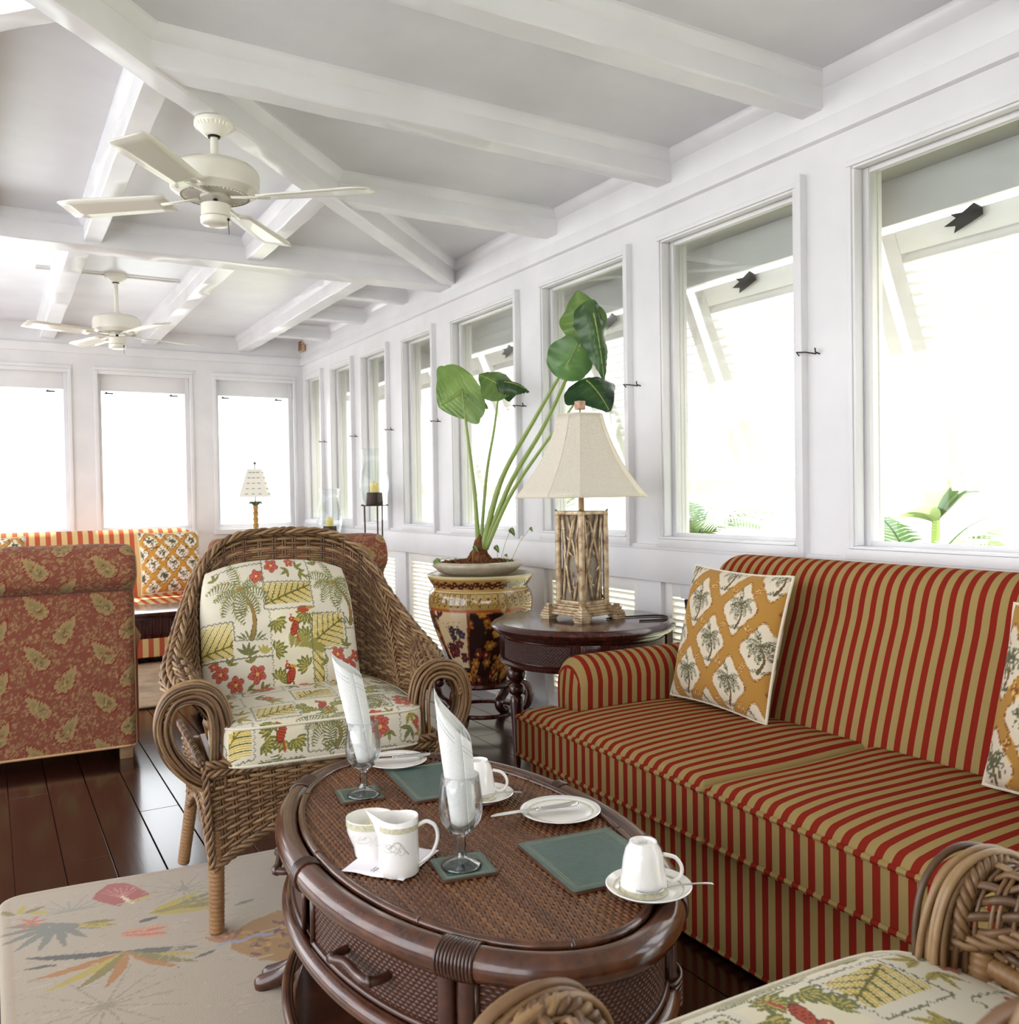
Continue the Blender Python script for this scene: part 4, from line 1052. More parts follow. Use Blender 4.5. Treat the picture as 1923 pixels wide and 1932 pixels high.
# ================================================================== WICKER ARMCHAIRS
def weave(mb, S, nst, rows, amp=.0042, w=.0052, t=.0030, per=3, u0=0, u1=1, stake_r=.0036, stake_n=10, dbl=.0048, v0=0.0, v1=1.0):
    """real woven strands on the surface S(u,v): rods run along u over and under paired stakes"""
    def fr(u, v):
        e = 1e-3; p = S(u, v); du = S(min(u + e, 1), v) - S(max(u - e, 0), v); dv = S(u, min(v + e, 1)) - S(u, max(v - e, 0))
        n = du.cross(dv)
        if n.length < 1e-12: n = Vector((0, -1, 0))
        return p, n.normalized(), dv.normalized(), du.normalized()
    N = nst * per
    for r in range(rows):
        v = v0 + (v1 - v0) * (r + .5) / rows; vs = []; c = 0.5 + rng.normal(0, .27)
        L = N + 1
        for k in range(L):
            u = u0 + (u1 - u0) * k / N; p, n, d, _ = fr(u, v + rng.normal(0, .0006)); off = amp * math.cos(PI * (k / per + r)) 
            q = p + n * off
            for a in range(5):
                an = 2 * PI * a / 5; vs.append(q + d * (w * math.cos(an)) + n * (t * math.sin(an)))
        fs = [(k * 5 + a, k * 5 + (a + 1) % 5, (k + 1) * 5 + (a + 1) % 5, (k + 1) * 5 + a) for k in range(N) for a in range(5)]
        mb.add(vs, fs, min(max(c, 0), 1))
    for k in range(nst + 1):
        u = u0 + (u1 - u0) * k / nst; c = .35 + rng.normal(0, .12)
        for sg in ((-1, 1) if dbl else (0,)):
            pts = []
            for j in range(stake_n + 1):
                p, n, d, e = fr(u, v0 + (v1 - v0) * j / stake_n); pts.append(p + e * sg * dbl)
            mb.tube(pts, stake_r, 4, c=c, cap=False)

def wrapped(mb, path, r, turns_per_m=110, n=10, ridge=.0016):
    """a pole bound with flat cane: a tube whose radius ripples along its length"""
    P = bez(path, 8); P = [Vector(p) for p in P]; L = sum((b - a).length for a, b in zip(P, P[1:])); m = int(L * turns_per_m) * 3
    out = []; rad = []; acc = [0]
    for a, b in zip(P, P[1:]): acc.append(acc[-1] + (b - a).length)
    for k in range(m + 1):
        s = L * k / m; i = max(j for j in range(len(acc)) if acc[j] <= s + 1e-9); i = min(i, len(P) - 2)
        t = (s - acc[i]) / max(acc[i + 1] - acc[i], 1e-9); out.append(P[i].lerp(P[i + 1], t))
        rr = r if not isinstance(r, tuple) else r[0] + (r[1] - r[0]) * k / m
        rad.append(rr - (ridge if k % 3 == 0 else 0))
    mb.tube(out, rad, n, c=.5)

def rod_bundle(mb, path, offs, r=.0058, n=6, wob=.0025, seg=7, twist=0.0):
    """parallel rattan rods following path; offs = list of (side offset vector)"""
    P = [Vector(p) for p in bez(path, seg)]; L = len(P)
    for o in offs:
        ph = rng.uniform(0, 6.28); f = rng.uniform(.8, 1.6); c = min(max(.45 + rng.normal(0, .3), 0), 1)
        pts = []
        for i, p in enumerate(P):
            q = Vector(o(i / (L - 1))) if callable(o) else Vector(o)
            pts.append(p + q + Vector((wob * math.sin(ph + f * 6 * i / L), wob * math.cos(ph * 1.3 + f * 5 * i / L), wob * math.sin(ph * .7 + f * 7 * i / L))))
        mb.tube(pts, r, n, c=c)

def braid(mb, pts, r=.0062, k=4, rad=.0095, turns=6.0, n=6, flat=1.0):
    """rope of k rods wound round a path"""
    P = [Vector(p) for p in pts]; L = len(P)
    fr = []; nr = None
    for i in range(L):
        t = (P[min(i + 1, L - 1)] - P[max(i - 1, 0)]).normalized(); h = nr or (Vector((0, 0, 1)) if abs(t.z) < .9 else Vector((0, 1, 0)))
        nn = (h - t * h.dot(t)).normalized(); nr = nn; fr.append((nn, t.cross(nn)))
    for s in range(k):
        q = []
        for i in range(L):
            a = 2 * PI * (s / k + turns * i / (L - 1)); q.append(P[i] + fr[i][0] * rad * math.cos(a) + fr[i][1] * rad * flat * math.sin(a))
        mb.tube(q, r, n, c=min(max(.5 + rng.normal(0, .2), 0), 1))

# half plan of the barrel back (u = 0 middle of the back, u = 1 front of the arm): top edge and bottom edge
TOP = [(0, .355, 1.070), (.185, .345, 1.056), (.298, .295, .990), (.365, .215, .868), (.415, .09, .765), (.445, -.06, .700), (.425, -.20, .665)]
BOT = [(0, .25, .40), (.16, .24, .40), (.265, .19, .41), (.31, .09, .455), (.33, -.01, .515), (.345, -.11, .555), (.35, -.20, .575)]
tT, tB = bez(TOP, 20), bez(BOT, 20)
def half(tab, u):
    k = u * (len(tab) - 1); i = min(int(k), len(tab) - 2); return tab[i] + (tab[i + 1] - tab[i]) * (k - i)
def back_surf(u, v):
    """u 0..1 from the left arm round the back to the right arm, v 0 bottom .. 1 top"""
    s = 2 * u - 1; a, b = half(tB, abs(s)), half(tT, abs(s)); sg = -1 if s < 0 else 1
    p = a + (b - a) * v
    bulge = .035 * math.sin(PI * v) * (1 - .4 * abs(s)); roll = max(0, abs(s) - .62) / .38
    x = p[0] + roll * .03 * math.sin(PI * v); y = p[1] + bulge * (1 - abs(s))
    z = p[2] + roll * .035 * math.sin(PI * v) ** 1.0
    return Vector((sg * x, y, z))

def superbox(mb_verts, a, b, h, n, N=40):
    """rounded-box points from a cube-sphere grid; returns (points, faces, face ids)"""
    pts, fs, fid = [], [], []
    for f, (ax, sg) in enumerate(((2, 1), (1, -1), (0, -1), (0, 1), (1, 1), (2, -1))):
        M_ = N if f < 4 else max(N // 4, 8); o = len(pts)
        for i in range(M_ + 1):
            for j in range(M_ + 1):
                p, q = math.tan(PI / 4 * (-1 + 2 * i / M_)) , math.tan(PI / 4 * (-1 + 2 * j / M_))
                if f in (1, 2, 3): q = -1 + 2 * j / M_
                c = [0, 0, 0]; c[ax] = sg; o1, o2 = [k for k in range(3) if k != ax]; c[o1] = p; c[o2] = q
                L = (abs(c[0]) ** n + abs(c[1]) ** n + abs(c[2]) ** n) ** (1 / n); pts.append((a * c[0] / L, b * c[1] / L, h * c[2] / L)); fid.append(f)
        flip = (ax == 1) != (sg < 0)
        for i in range(M_):
            for j in range(M_):
                q = (o + i * (M_ + 1) + j, o + (i + 1) * (M_ + 1) + j, o + (i + 1) * (M_ + 1) + j + 1, o + i * (M_ + 1) + j + 1); fs.append(q[::-1] if flip else q)
    return pts, fs, fid

SEATB = tropical_seat(1.06, 1.06, 1)
BACKB = tropical_back(.54, .47)
def wicker_armchair(label, loc, rz, full=True):
    t = thing('wicker_armchair', label, 'armchair', loc, rz, group='wicker armchairs with tropical cushions')
    # --- woven back and wings
    m = MB(); weave(m, back_surf, 44, 41, per=3, amp=.0056, w=.0060, t=.0040, v0=.01, v1=.985)
    bk = stuff(m.build('woven_back', M_wick, t, angle=180))
    # --- braided top rim: herringbone of rods running along the edge
    m = MB()
    def rim(k, du, dz, tw):
        pts = []
        for i in range(150):
            u = i / 149; p = back_surf(u, 1.0); s = abs(2 * u - 1); out = Vector((p.x, p.y * .8, 0)); out.normalize()
            pts.append(p + out * du + Vector((0, 0, dz)))
        braid(m, pts, .0058, 3, .0075, tw)
    rim(0, .012, .004, 17); rim(1, -.006, .012, -17); rim(2, .028, -.012, 15); rim(3, .036, -.032, -15)
    stuff(m.build('braided_rim', M_wick, bk, angle=180))
    # diagonal braids where the wings turn
    m = MB()
    for sg in (-1, 1):
        for d in (0, .018):
            pts = [back_surf(.5 + sg * (.235 + d + .10 * k / 40), .97 - .93 * k / 40) + Vector((-sg * .004, -.010, 0)) for k in range(41)]
            braid(m, pts, .0052, 2, .006, 8 * (1 if d else -1))
    stuff(m.build('diagonal_braid', M_wick, bk, angle=180))
    # --- arms: bundles of rattan rods looping out and back to the seat corner
    for sg in (-1, 1):
        m = MB()
        path = [(sg * .322, -.262, .40), (sg * .320, -.266, .50), (sg * .322, -.268, .585), (sg * .345, -.264, .645), (sg * .398, -.256, .668), (sg * .462, -.250, .648), (sg * .490, -.245, .585), (sg * .474, -.242, .51), (sg * .415, -.242, .440), (sg * .345, -.245, .405)]
        P0 = [Vector(p) for p in bez(path, 6)]; NL = len(P0); nrm = []
        for i in range(NL):
            d = P0[min(i + 1, NL - 1)] - P0[max(i - 1, 0)]; nrm.append(Vector((-d.z, 0, d.x)).normalized() * sg)
        offs = []
        for k in range(9):
            for dy in ((-.016, .008, .030) if k % 2 else (-.008, .020)):
                wdt = lambda q: (.0086 - .0026 * math.sin(PI * q) if q < .5 else .0060 - .0016 * (q - .5) * 2)
                offs.append(lambda q, k=k, dy=dy: nrm[min(int(q * (NL - 1) + .5), NL - 1)] * ((k - 4 + .5 * math.sin(3 * q + dy * 90)) * wdt(q)) + Vector((0, dy + .005 * math.cos(k * 2 + 6 * q), 0)))
        rod_bundle(m, path, offs, .0056, 6, .0032, 6)
        arm = stuff(m.build('arm_loop', M_wick, t, angle=180))
        # woven roll of the arm behind the loop
        def roll(u, v, sg=sg):
            c = .398 + .030 * u; h = .080 * (1 - .55 * u); z = .592 + .095 * u; ph = PI * (1.04 - 1.10 * v)
            return Vector((sg * (c + h * math.cos(ph)), -.248 + .245 * u, z + .080 * (1 - .45 * u) * math.sin(ph)))
        m = MB(); weave(m, roll, 9, 12, per=4, amp=.0050, w=.0072, t=.0036, dbl=.0046, stake_n=14)
        for dv in (.0, 1.0): braid(m, [roll(i / 24, dv) for i in range(25)], .0056, 3, .007, 4)
        braid(m, [roll(.0, i / 40) + Vector((0, -.004, .004)) for i in range(41)], .0062, 3, .008, 6); braid(m, [roll(.06, i / 40) + Vector((0, 0, .008)) for i in range(41)], .0060, 3, .007, -6)
        stuff(m.build('woven_arm_roll', M_wick, arm, angle=180))
        # rail under the wing
        m = MB(); wrapped(m, [(sg * .345, -.225, .565), (sg * .348, -.11, .550), (sg * .335, -.01, .510), (sg * .315, .09, .45), (sg * .275, .19, .405)], .015, 100); m.build('wrapped_rail', M_wrap, t, angle=180)
        m = MB(); wrapped(m, [(sg * .315, -.215, .42), (sg * .33, -.215, .50), (sg * .345, -.215, .58)], .017, 100); m.build('wrapped_post', M_wrap, t, angle=180)
    # --- skirt: front and side panels with an arched lower edge
    def zlow(q): return .185 + .135 * (1 - abs(2 * q - 1) ** 1.6) 
    def front(u, v):
        x = -.372 + .744 * u; zb = zlow(u); k = v; z = .47 + (zb - .47) * k
        return Vector((x * (1 - .06 * k * (1 - abs(2 * u - 1) * .2)), -.285 - .012 * math.sin(PI * u) + .022 * k, z))
    def side(sg):
        def f(u, v):
            zb = .185 + .12 * (1 - abs(2 * u - 1) ** 1.6); z = .47 + (zb - .47) * v
            return Vector((sg * (.372 - .020 * v + .030 * u), -.285 + .022 * v + .545 * u, z))
        return f
    m = MB(); weave(m, front, 19, 19, amp=.0042, w=.0060, t=.0034, per=4, dbl=.0046)
    fp = stuff(m.build('front_skirt', M_wick, t, angle=180))
    m = MB(); pts = [front(i / 60, 1.0) + Vector((0, -.004, -.004)) for i in range(61)]; braid(m, pts, .0064, 3, .008, 9)
    pts = [front(i / 60, 0.0) + Vector((0, -.008, .004)) for i in range(61)]; braid(m, pts, .0060, 3, .0085, 10); pts = [front(i / 60, 0.07) + Vector((0, -.008, .0)) for i in range(61)]; braid(m, pts, .0058, 3, .0075, -10)
    stuff(m.build('skirt_braid', M_wick, fp, angle=180))
    for sg in (-1, 1):
        m = MB(); f = side(sg); weave(m, f, 13, 19, amp=.0042, w=.0060, t=.0034, per=3, dbl=.0046)
        sp = stuff(m.build('side_skirt', M_wick, t, angle=180))
        m = MB(); braid(m, [f(i / 50, 1.0) + Vector((sg * .004, 0, -.004)) for i in range(51)], .0062, 3, .008, 8); braid(m, [f(i / 50, .0) + Vector((sg * .008, 0, .002)) for i in range(51)], .006, 3, .008, 8)
        braid(m, [f(0, i / 20) + Vector((sg * .004, -.006, 0)) for i in range(21)], .0056, 3, .008, 4)
        stuff(m.build('skirt_braid', M_wick, sp, angle=180))
        # legs bound with cane
        m = MB(); wrapped(m, [(sg * .340, -.245, .44), (sg * .343, -.25, .22), (sg * .347, -.252, .0)], (.026, .024), 85, 12, .0022); m.build('front_leg', M_wrap, t, angle=180)
        m = MB(); wrapped(m, [(sg * .345, .235, .42), (sg * .375, .262, .20), (sg * .405, .29, .0)], (.024, .022), 85, 12, .0022); m.build('back_leg', M_wrap, t, angle=180)
    m = MB(); m.box((-.345, -.27, .40), (.345, .23, .435)); m.build('seat_deck', M_wrap, t, bevel=.01)
    # --- seat cushion
    pts, fs, fid = superbox(None, .338, .315, .070, 7, 210); vs = []
    uv = []
    for (x, y, z), f in zip(pts, fid):
        zz = z + .018 * (1 - (x / .32) ** 2) * (1 - (y / .32) ** 2) * (1 if z > 0 else .2)
        taper = 1 - .10 * max(0, y / .315); xx = x * taper
        vs.append((xx, y - .020, zz + .515))
        d = .070 - z
        if f == 1: uv.append((.53 + x, .55 + y - d))
        elif f in (2, 3): uv.append((.53 + x + (d if x > 0 else -d), .55 + y))
        else: uv.append((.53 + x, .55 + y))
    m = MB(); m.add(vs, fs); cu = m.build('seat_cushion', M_print, t, angle=180); uv = np.array(uv); paint(cu, SEATB.sample(uv[:, 0], uv[:, 1]))
    def ring(z0, k):
        q = []
        for i in range(100):
            a = 2 * PI * i / 100; c, s = math.cos(a), math.sin(a); L = (abs(c) ** 7 + abs(s) ** 7) ** (-1 / 7); x, y = .338 * c * L * k, .315 * s * L * k
            q.append(Vector((x * (1 - .10 * max(0, y / .315)), y - .02, z0 + .004 * (1 - (x / .32) ** 2))))
        return q
    m = MB(); outline_tube(m, ring(.515 + .052, .988), .0042); outline_tube(m, ring(.515 - .050, .988), .0042); m.build('welt', M_cream, cu)
    # --- back cushion, arched top, leaning on the woven back
    c = MB(); N = 270
    def bc(s, tt, side):
        w = .288 * (1 - .12 * max(0, tt) ** 2.5 - .03 * (1 - tt) * 0); x = w * s * (1 - .03 * (1 - tt * tt))
        ztop = .245 * (1 - .16 * abs(s) ** 2.6); z = tt * (ztop if tt > 0 else .235 * (1 - .04 * (1 - s * s)))
        q = max(0, (1 - abs(s) ** 3.2) * (1 - abs(tt) ** 3.2)) ** .5
        wr = .004 * math.sin(6 * s + 4 * tt) * q + .003 * math.sin(13 * tt - 5 * s) * q
        return Vector((x, side * (.065 * q + wr), z))
    mt = Matrix.Translation((-.060, .150, .757)) @ Matrix.Rotation(R(-21), 4, 'X')
    P = [[mt @ bc(-1 + 2 * i / N, -1 + 2 * j / N, -1) for j in range(N + 1)] for i in range(N + 1)]; c.grid(P)
    uv = np.array([((i / N) * .54, (j / N) * .47) for i in range(N + 1) for j in range(N + 1)])
    nb = 24; P = [[mt @ bc(-1 + 2 * i / nb, -1 + 2 * j / nb, 1) for j in range(nb + 1)] for i in range(nb + 1)]; c.grid(P, flip=True)
    uv = np.vstack([uv, np.array([((i / nb) * .54, (j / nb) * .47) for i in range(nb + 1) for j in range(nb + 1)])])
    o = c.build('back_cushion', M_print, t, angle=180); paint(o, BACKB.sample(uv[:, 0], uv[:, 1]))
    return t
chairA = wicker_armchair('wicker armchair facing the camera, palm-print cushions, beyond the oval coffee table', (.852, 2.745, .008), R(-6.5))
chairA.scale = (.88, 1, 1)
chairB = copy_tree(chairA); chairB.location = (.812, .497, .008); chairB.rotation_euler.z = R(178)
chairB['label'] = 'wicker armchair in the near foreground, cropped by the bottom edge, seen over its seat'
for ch in chairB.children:
    if ch.name.startswith('seat_cushion'): ch.location.z -= .022

# ================================================================== OVAL COFFEE TABLE AND WHAT STANDS ON IT
TX, TY = .838, 1.673
ct = thing('oval_coffee_table', 'oval brown bamboo coffee table with woven cane top and drawers', 'table', (TX, TY, .006), R(-2.6))
def ell(a, b, n=96, z=0, t0=0, t1=2 * PI, closed=True):
    """ellipse points: a = half width along x, b = half length along y"""
    k = n if closed else n + 1
    return [Vector((a * math.cos(t0 + (t1 - t0) * i / n), b * math.sin(t0 + (t1 - t0) * i / n), z)) for i in range(k)]
A, B = .355, .606
# rim segments of thick bamboo between the bindings
m = MB(); m.tube(ell(A - .027, B - .027, 128, .478), .027, 14, closed=True, c=.4); m.build('outer_rim', M_bamboo, ct, angle=180)
m = MB(); m.tube(ell(A - .058, B - .058, 128, .499), .0085, 8, closed=True, c=.2)
for k in range(9):
    a = 2 * PI * k / 9 + .35; p = Vector(((A - .058) * math.cos(a), (B - .058) * math.sin(a), .499)); d = Vector((-(A) * math.sin(a), B * math.cos(a), 0)).normalized()
    m.tube([p - d * .003, p + d * .003], .0097, 8, c=.9)
m.build('inner_rim', M_bamboo, ct, angle=180)
for k, a in enumerate((12, 52, 128, 183, 232, 308, 333)):
    a = R(a); p = lambda q, dz=0: Vector(((A - .027) * math.cos(q), (B - .027) * math.sin(q), .478)); mm = MB(); nr = 11 if k in (1, 2, 4, 5) else 4
    for j in range(nr):
        q = a + (j - (nr - 1) / 2) * .0135; c = p(q); d = (p(q + .01) - p(q - .01)).normalized(); e1 = Vector((0, 0, 1)); e2 = d.cross(e1)
        mm.tube([c + e1 * .0285 * math.cos(w) + e2 * .0285 * math.sin(w) for w in np.linspace(0, 2 * PI, 17)[:-1]], .0034, 5, closed=True, c=.8)
    mm.build('cane_binding', M_bamboo_dk, ct, angle=180)
# woven cane top: strands along the length over cross strands
m = MB(); a0, b0 = A - .060, B - .060; pitch = .0088; nrow = int(2 * a0 / pitch)
for r in range(nrow):
    x = -a0 + (r + .5) * pitch; L = b0 * math.sqrt(max(1 - (x / a0) ** 2, 0)); n = max(int(2 * L / .0052), 2); c = min(max(.5 + rng.normal(0, .16), 0), 1); vs = []
    for k in range(n + 1):
        y = -L + 2 * L * k / n; ph = y / .0104 * PI + r * PI; z = .4975 + .0019 * math.cos(ph)
        xx = x + .0004 * math.sin(3 * ph)
        vs += [(xx - .0040, y, z - .0006), (xx - .002, y, z + .0017), (xx + .002, y, z + .0017), (xx + .0040, y, z - .0006)]
    m.add(vs, [(k * 4 + a, k * 4 + a + 1, (k + 1) * 4 + a + 1, (k + 1) * 4 + a) for k in range(n) for a in range(3)], c)
ncr = int(2 * b0 / .0104)
for r in range(ncr):
    y = -b0 + (r + .5) * .0104; L = a0 * math.sqrt(max(1 - (y / b0) ** 2, 0))
    m.add([(-L, y - .0035, .4972), (L, y - .0035, .4972), (L, y + .0035, .4972), (-L, y + .0035, .4972)], [(0, 1, 2, 3)], .12)
stuff(m.build('woven_top', M_cane, ct, angle=180))
m = MB(); P = [Vector((0, 0, .4935))] ; e = ell(a0, b0, 64, .4935); m.add(e, [tuple(range(64))]); e = ell(a0, b0, 64, .470); m.add(e, [tuple(reversed(range(64)))]); m.build('top_board', M_bamboo_dk, ct, smooth=False)

def band(mb, a, b, z0, z1, t0, t1, n, uvs=None):
    P = [[Vector((a * math.cos(t), b * math.sin(t), z)) for z in (z0, z1)] for t in np.linspace(t0, t1, n + 1)]; mb.grid(P)
def add_uv(o, n, length, height):
    uv = o.data.uv_layers.new(name='UVMap'); 
    for p in o.data.polygons:
        for li in p.loop_indices:
            vi = o.data.loops[li].vertex_index; uv.data[li].uv = (length * (vi // 2) / n, height * (vi % 2))
LEGA = [52, 128, 232, 308]
for t0, t1 in ((52, 128), (128, 180), (180, 232), (232, 308), (308, 362), (2, 52)):
    q0, q1 = R(t0 + 3.2), R(t1 - 3.2); seg = ell(A - .04, B - .04, 40, 0, q0, q1, False); Ls = sum((y - x).length for x, y in zip(seg, seg[1:]))
    drawer = t0 in (128, 180)
    m = MB(); band(m, A - .038, B - .038, .350, .448, q0, q1, 40); pn = m.build('drawer_front' if drawer else 'cane_apron', M_apron, ct, angle=180); add_uv(pn, 40, Ls, .098)
    m = MB(); 
    for z in (.347, .449): m.tube(ell(A - .036, B - .036, 40, z, q0, q1, False), .0062, 6)
    for q in (q0, q1): m.tube([Vector(((A - .036) * math.cos(q), (B - .036) * math.sin(q), z)) for z in (.347, .449)], .0062, 6)
    m.build('drawer_beading' if drawer else 'apron_beading', M_bamboo_dk, pn, angle=180)
    if drawer:
        qm = (q0 + q1) / 2; c = Vector(((A - .038) * math.cos(qm), (B - .038) * math.sin(qm), .40)); nn = Vector((math.cos(qm) / A, math.sin(qm) / B, 0)).normalized(); d = Vector((-nn.y, nn.x, 0))
        m = MB(); path = [c - d * .062, c - d * .060 + nn * .022, c - d * .050 + nn * .036, c - d * .02 + nn * .030 + Vector((0, 0, .003)), c + d * .02 + nn * .032 - Vector((0, 0, .003)), c + d * .050 + nn * .036, c + d * .060 + nn * .022, c + d * .062]
        m.tube([Vector(p) for p in bez(path, 6)], .0082, 10); 
        for s in (-1, 1): m.tube([c + d * s * .058 + nn * .030, c + d * s * .052 + nn * .037], .0098, 10, c=1)
        m.build('bamboo_handle', M_bamboo_dk, pn, angle=180)
m = MB(); m.tube(ell(A - .030, B - .030, 128, .322), .019, 12, closed=True, c=.5); m.build('lower_rail', M_bamboo, ct, angle=180)
m = MB(); e = ell(A - .05, B - .05, 64, .335); m.add(e, [tuple(range(64))]); m.build('drawer_floor', M_bamboo_dk, ct, smooth=False)
for k, a in enumerate(LEGA):
    q = R(a); ca, sa = math.cos(q), math.sin(q); p = lambda s, z: (A * s * ca, B * s * sa, z)
    for off in (-.020, .020):
        m = MB(); dq = off / .5; ca, sa = math.cos(q + dq), math.sin(q + dq)
        nx_, ny_ = ca / A, sa / B; nl_ = math.hypot(nx_, ny_); nx_, ny_ = nx_ / nl_, ny_ / nl_; f_ = lambda d, z: (A * .93 * ca + nx_ * d, B * .93 * sa + ny_ * d, z)
        m.tube([Vector(v) for v in bez([p(.93, .462), p(.93, .33), f_(-.005, .20), f_(.01, .11), f_(.05, .045), f_(.125, .006)], 6)], [.0165] * 20 + [.0175] * 5 + [.018, .019, .02, .021, .022, .018], 10, c=.3 + .3 * k / 4)
        m.build('leg', M_bamboo_dk, ct, angle=180)
    m = MB(); ca, sa = math.cos(q), math.sin(q)
    for z in (.30, .309, .318, .327, .336, .345):
        c = Vector(p(.93, z)); d = Vector((-A * math.sin(q), B * math.cos(q), 0)).normalized(); nn = Vector((d.y, -d.x, 0))
        m.tube([c + d * .042 * math.cos(w) + nn * .024 * math.sin(w) for w in np.linspace(0, 2 * PI, 21)[:-1]], .0038, 5, closed=True, c=.7)
    m.build('cane_binding', M_bamboo_dk, ct, angle=180)
for s, z in ((.95, .125), (.90, .085)):
    m = MB(); m.tube(ell(A * s, B * s, 96, z), .0125, 10, closed=True, c=.5); m.build('shelf_rail', M_bamboo, ct, angle=180)
m = MB(); e = ell(A * .9, B * .9, 64, .105); m.add(e, [tuple(range(64))]); e = ell(A * .9, B * .9, 64, .09); m.add(e, [tuple(reversed(range(64)))]); m.build('lower_shelf', M_bamboo_dk, ct, smooth=False)

ZT_ = .5065
def rrect(w, h, r, n=5):
    p = []
    for cx_, cy_, a0 in ((w / 2 - r, h / 2 - r, 0), (-w / 2 + r, h / 2 - r, 90), (-w / 2 + r, -h / 2 + r, 180), (w / 2 - r, -h / 2 + r, 270)):
        for k in range(n + 1): a = R(a0 + 90 * k / n); p.append((cx_ + r * math.cos(a), cy_ + r * math.sin(a)))
    return p
def board(name, w, h, th, loc, rz, label, cat, group=None):
    t = thing(name, label, cat, loc, rz, group)
    m = MB(); m.prism(rrect(w, h, .008), 0, th - .0004); m.build('backing', M_matedge, t, angle=30)
    m = MB(); m.prism(rrect(w - .002, h - .002, .007), th - .0004, th); fc = m.build('green_face', M_green, t, angle=30)
    for k in (.012, .017) if w > .15 else (.008, .0105):
        q = rrect(w - 2 * k, h - 2 * k, .003, 2); g = MB(); g.tube([(x, y, th) for x, y in q], .0005, 4, closed=True); g.build('gilt_line', M_gilt, fc)
    return t
board('coaster', .100, .100, .005, (.732, 1.968, ZT_), R(-10), 'square green coaster under the goblet nearest the wicker armchair', 'coaster', 'green coasters')
board('coaster', .104, .104, .005, (.750, 1.479, ZT_), R(-10), 'square green coaster under the goblet in the middle of the table', 'coaster', 'green coasters')
board('placemat', .205, .262, .006, (.934, 1.962, ZT_), R(-7), 'slate-green placemat at the far end, behind the middle goblet', 'placemat', 'green placemats')
board('placemat', .205, .242, .006, (.974, 1.380, ZT_), R(-7), 'slate-green placemat at the near right, under the upturned cup', 'placemat', 'green placemats')

def revolve(prof, n=40, c=.5, **k): m = MB(); m.lathe(prof, n, c, cap0=False, cap1=False, **k); return m
def goblet(loc, label, h=.172):
    t = thing('water_goblet', label, 'glass', loc, 0, 'stemmed goblets holding napkins'); k = h / .172
    out = [(.0001, 0), (.033, 0), (.0375, .001), (.038, .003), (.034, .006), (.022, .011), (.013, .016), (.0095, .022), (.0082, .034), (.0092, .040), (.0082, .046), (.009, .056), (.014, .062), (.026, .070), (.036, .083), (.0405, .098), (.0415, .112), (.040, .132), (.0372, .155), (.0355, .1712), (.0348, .172)]
    inn = [(.0338, .1712), (.0355, .155), (.0382, .132), (.0396, .112), (.0386, .099), (.0345, .086), (.026, .0755), (.014, .0675), (.0001, .0655)]
    revolve([(r, z * k) for r, z in out[:14]] + [(.024, .0695 * k), (.012, .0655 * k), (.0001, .0645 * k)], 48).build('stem_and_foot', M_goblet, t, angle=180)
    revolve([(r, z * k) for r, z in out[13:] + inn], 48).build('bowl', M_bowl, t, angle=180); return t
goblet((.737, 1.952, ZT_ + .005), 'stemmed goblet with rolled napkin on the far coaster, nearest the armchair')
goblet((.747, 1.478, ZT_ + .005), 'stemmed goblet with rolled napkin in the middle of the table')

def napkin(loc, rz, tilt, label, rad, top, low, variant):
    """linen square folded and rolled to a point"""
    t = thing('linen_napkin', label, 'napkin', loc, group='rolled linen napkins'); t.rotation_euler = (tilt[0], tilt[1], rz)
    def ztop(a):
        d = abs((a - PI * 1.02 + PI) % (2 * PI) - PI) / PI
        return low + (top - low) * ((1 - d) ** (1.25 if variant else 1.05))
    def rad_(q, lay): return rad * (1.04 - .26 * q) - lay * .0032
    for lay in range(3):
        m = MB(); P = []; N = 84
        for i in range(N + 1):
            q = i / N; a = q * 2 * PI * 1.30 - .9 + lay * .22; zt_ = ztop(a) - lay * .010; row = []
            for j in range(15):
                s = j / 14; z = zt_ * s; k = .74 + .30 * min(s * 1.5, 1) + .06 * s
                r = rad_(q, lay) * k; row.append((r * math.cos(a) * (1 - .1 * s), r * math.sin(a), z))
            P.append(row)
        m.grid(P); o = m.build('rolled_cloth', M_linen, t, angle=180)
        s = o.modifiers.new('thickness', 'SOLIDIFY'); s.thickness = .0011
    # stitched hem lines
    for d in (.014, .020):
        m = MB(); pts = []
        for i in range(60):
            q = i / 59 * .72; a = q * 2 * PI * 1.30 - .9; zt_ = ztop(a); s = max(0, (zt_ - d * 1.5) / zt_); r = rad_(q, 0) * (.74 + .30 * min(s * 1.5, 1) + .06 * s) + .0009
            pts.append((r * math.cos(a) * (1 - .1 * s), r * math.sin(a), zt_ * s))
        m.tube(pts, .0007, 4); m.build('stitched_hem', plain('grey_hem_thread', '#a9aba8', 0.9), t)
napkin((.743, 1.949, ZT_ + .085), R(-33), (R(0), R(-11), 0)[:2], 'rolled white napkin standing in the far goblet', .029, .262, .185, 0)
napkin((.750, 1.476, ZT_ + .083), R(-38), (R(0), R(-5), 0)[:2], 'rolled white napkin with raised point in the middle goblet', .030, .258, .150, 1)

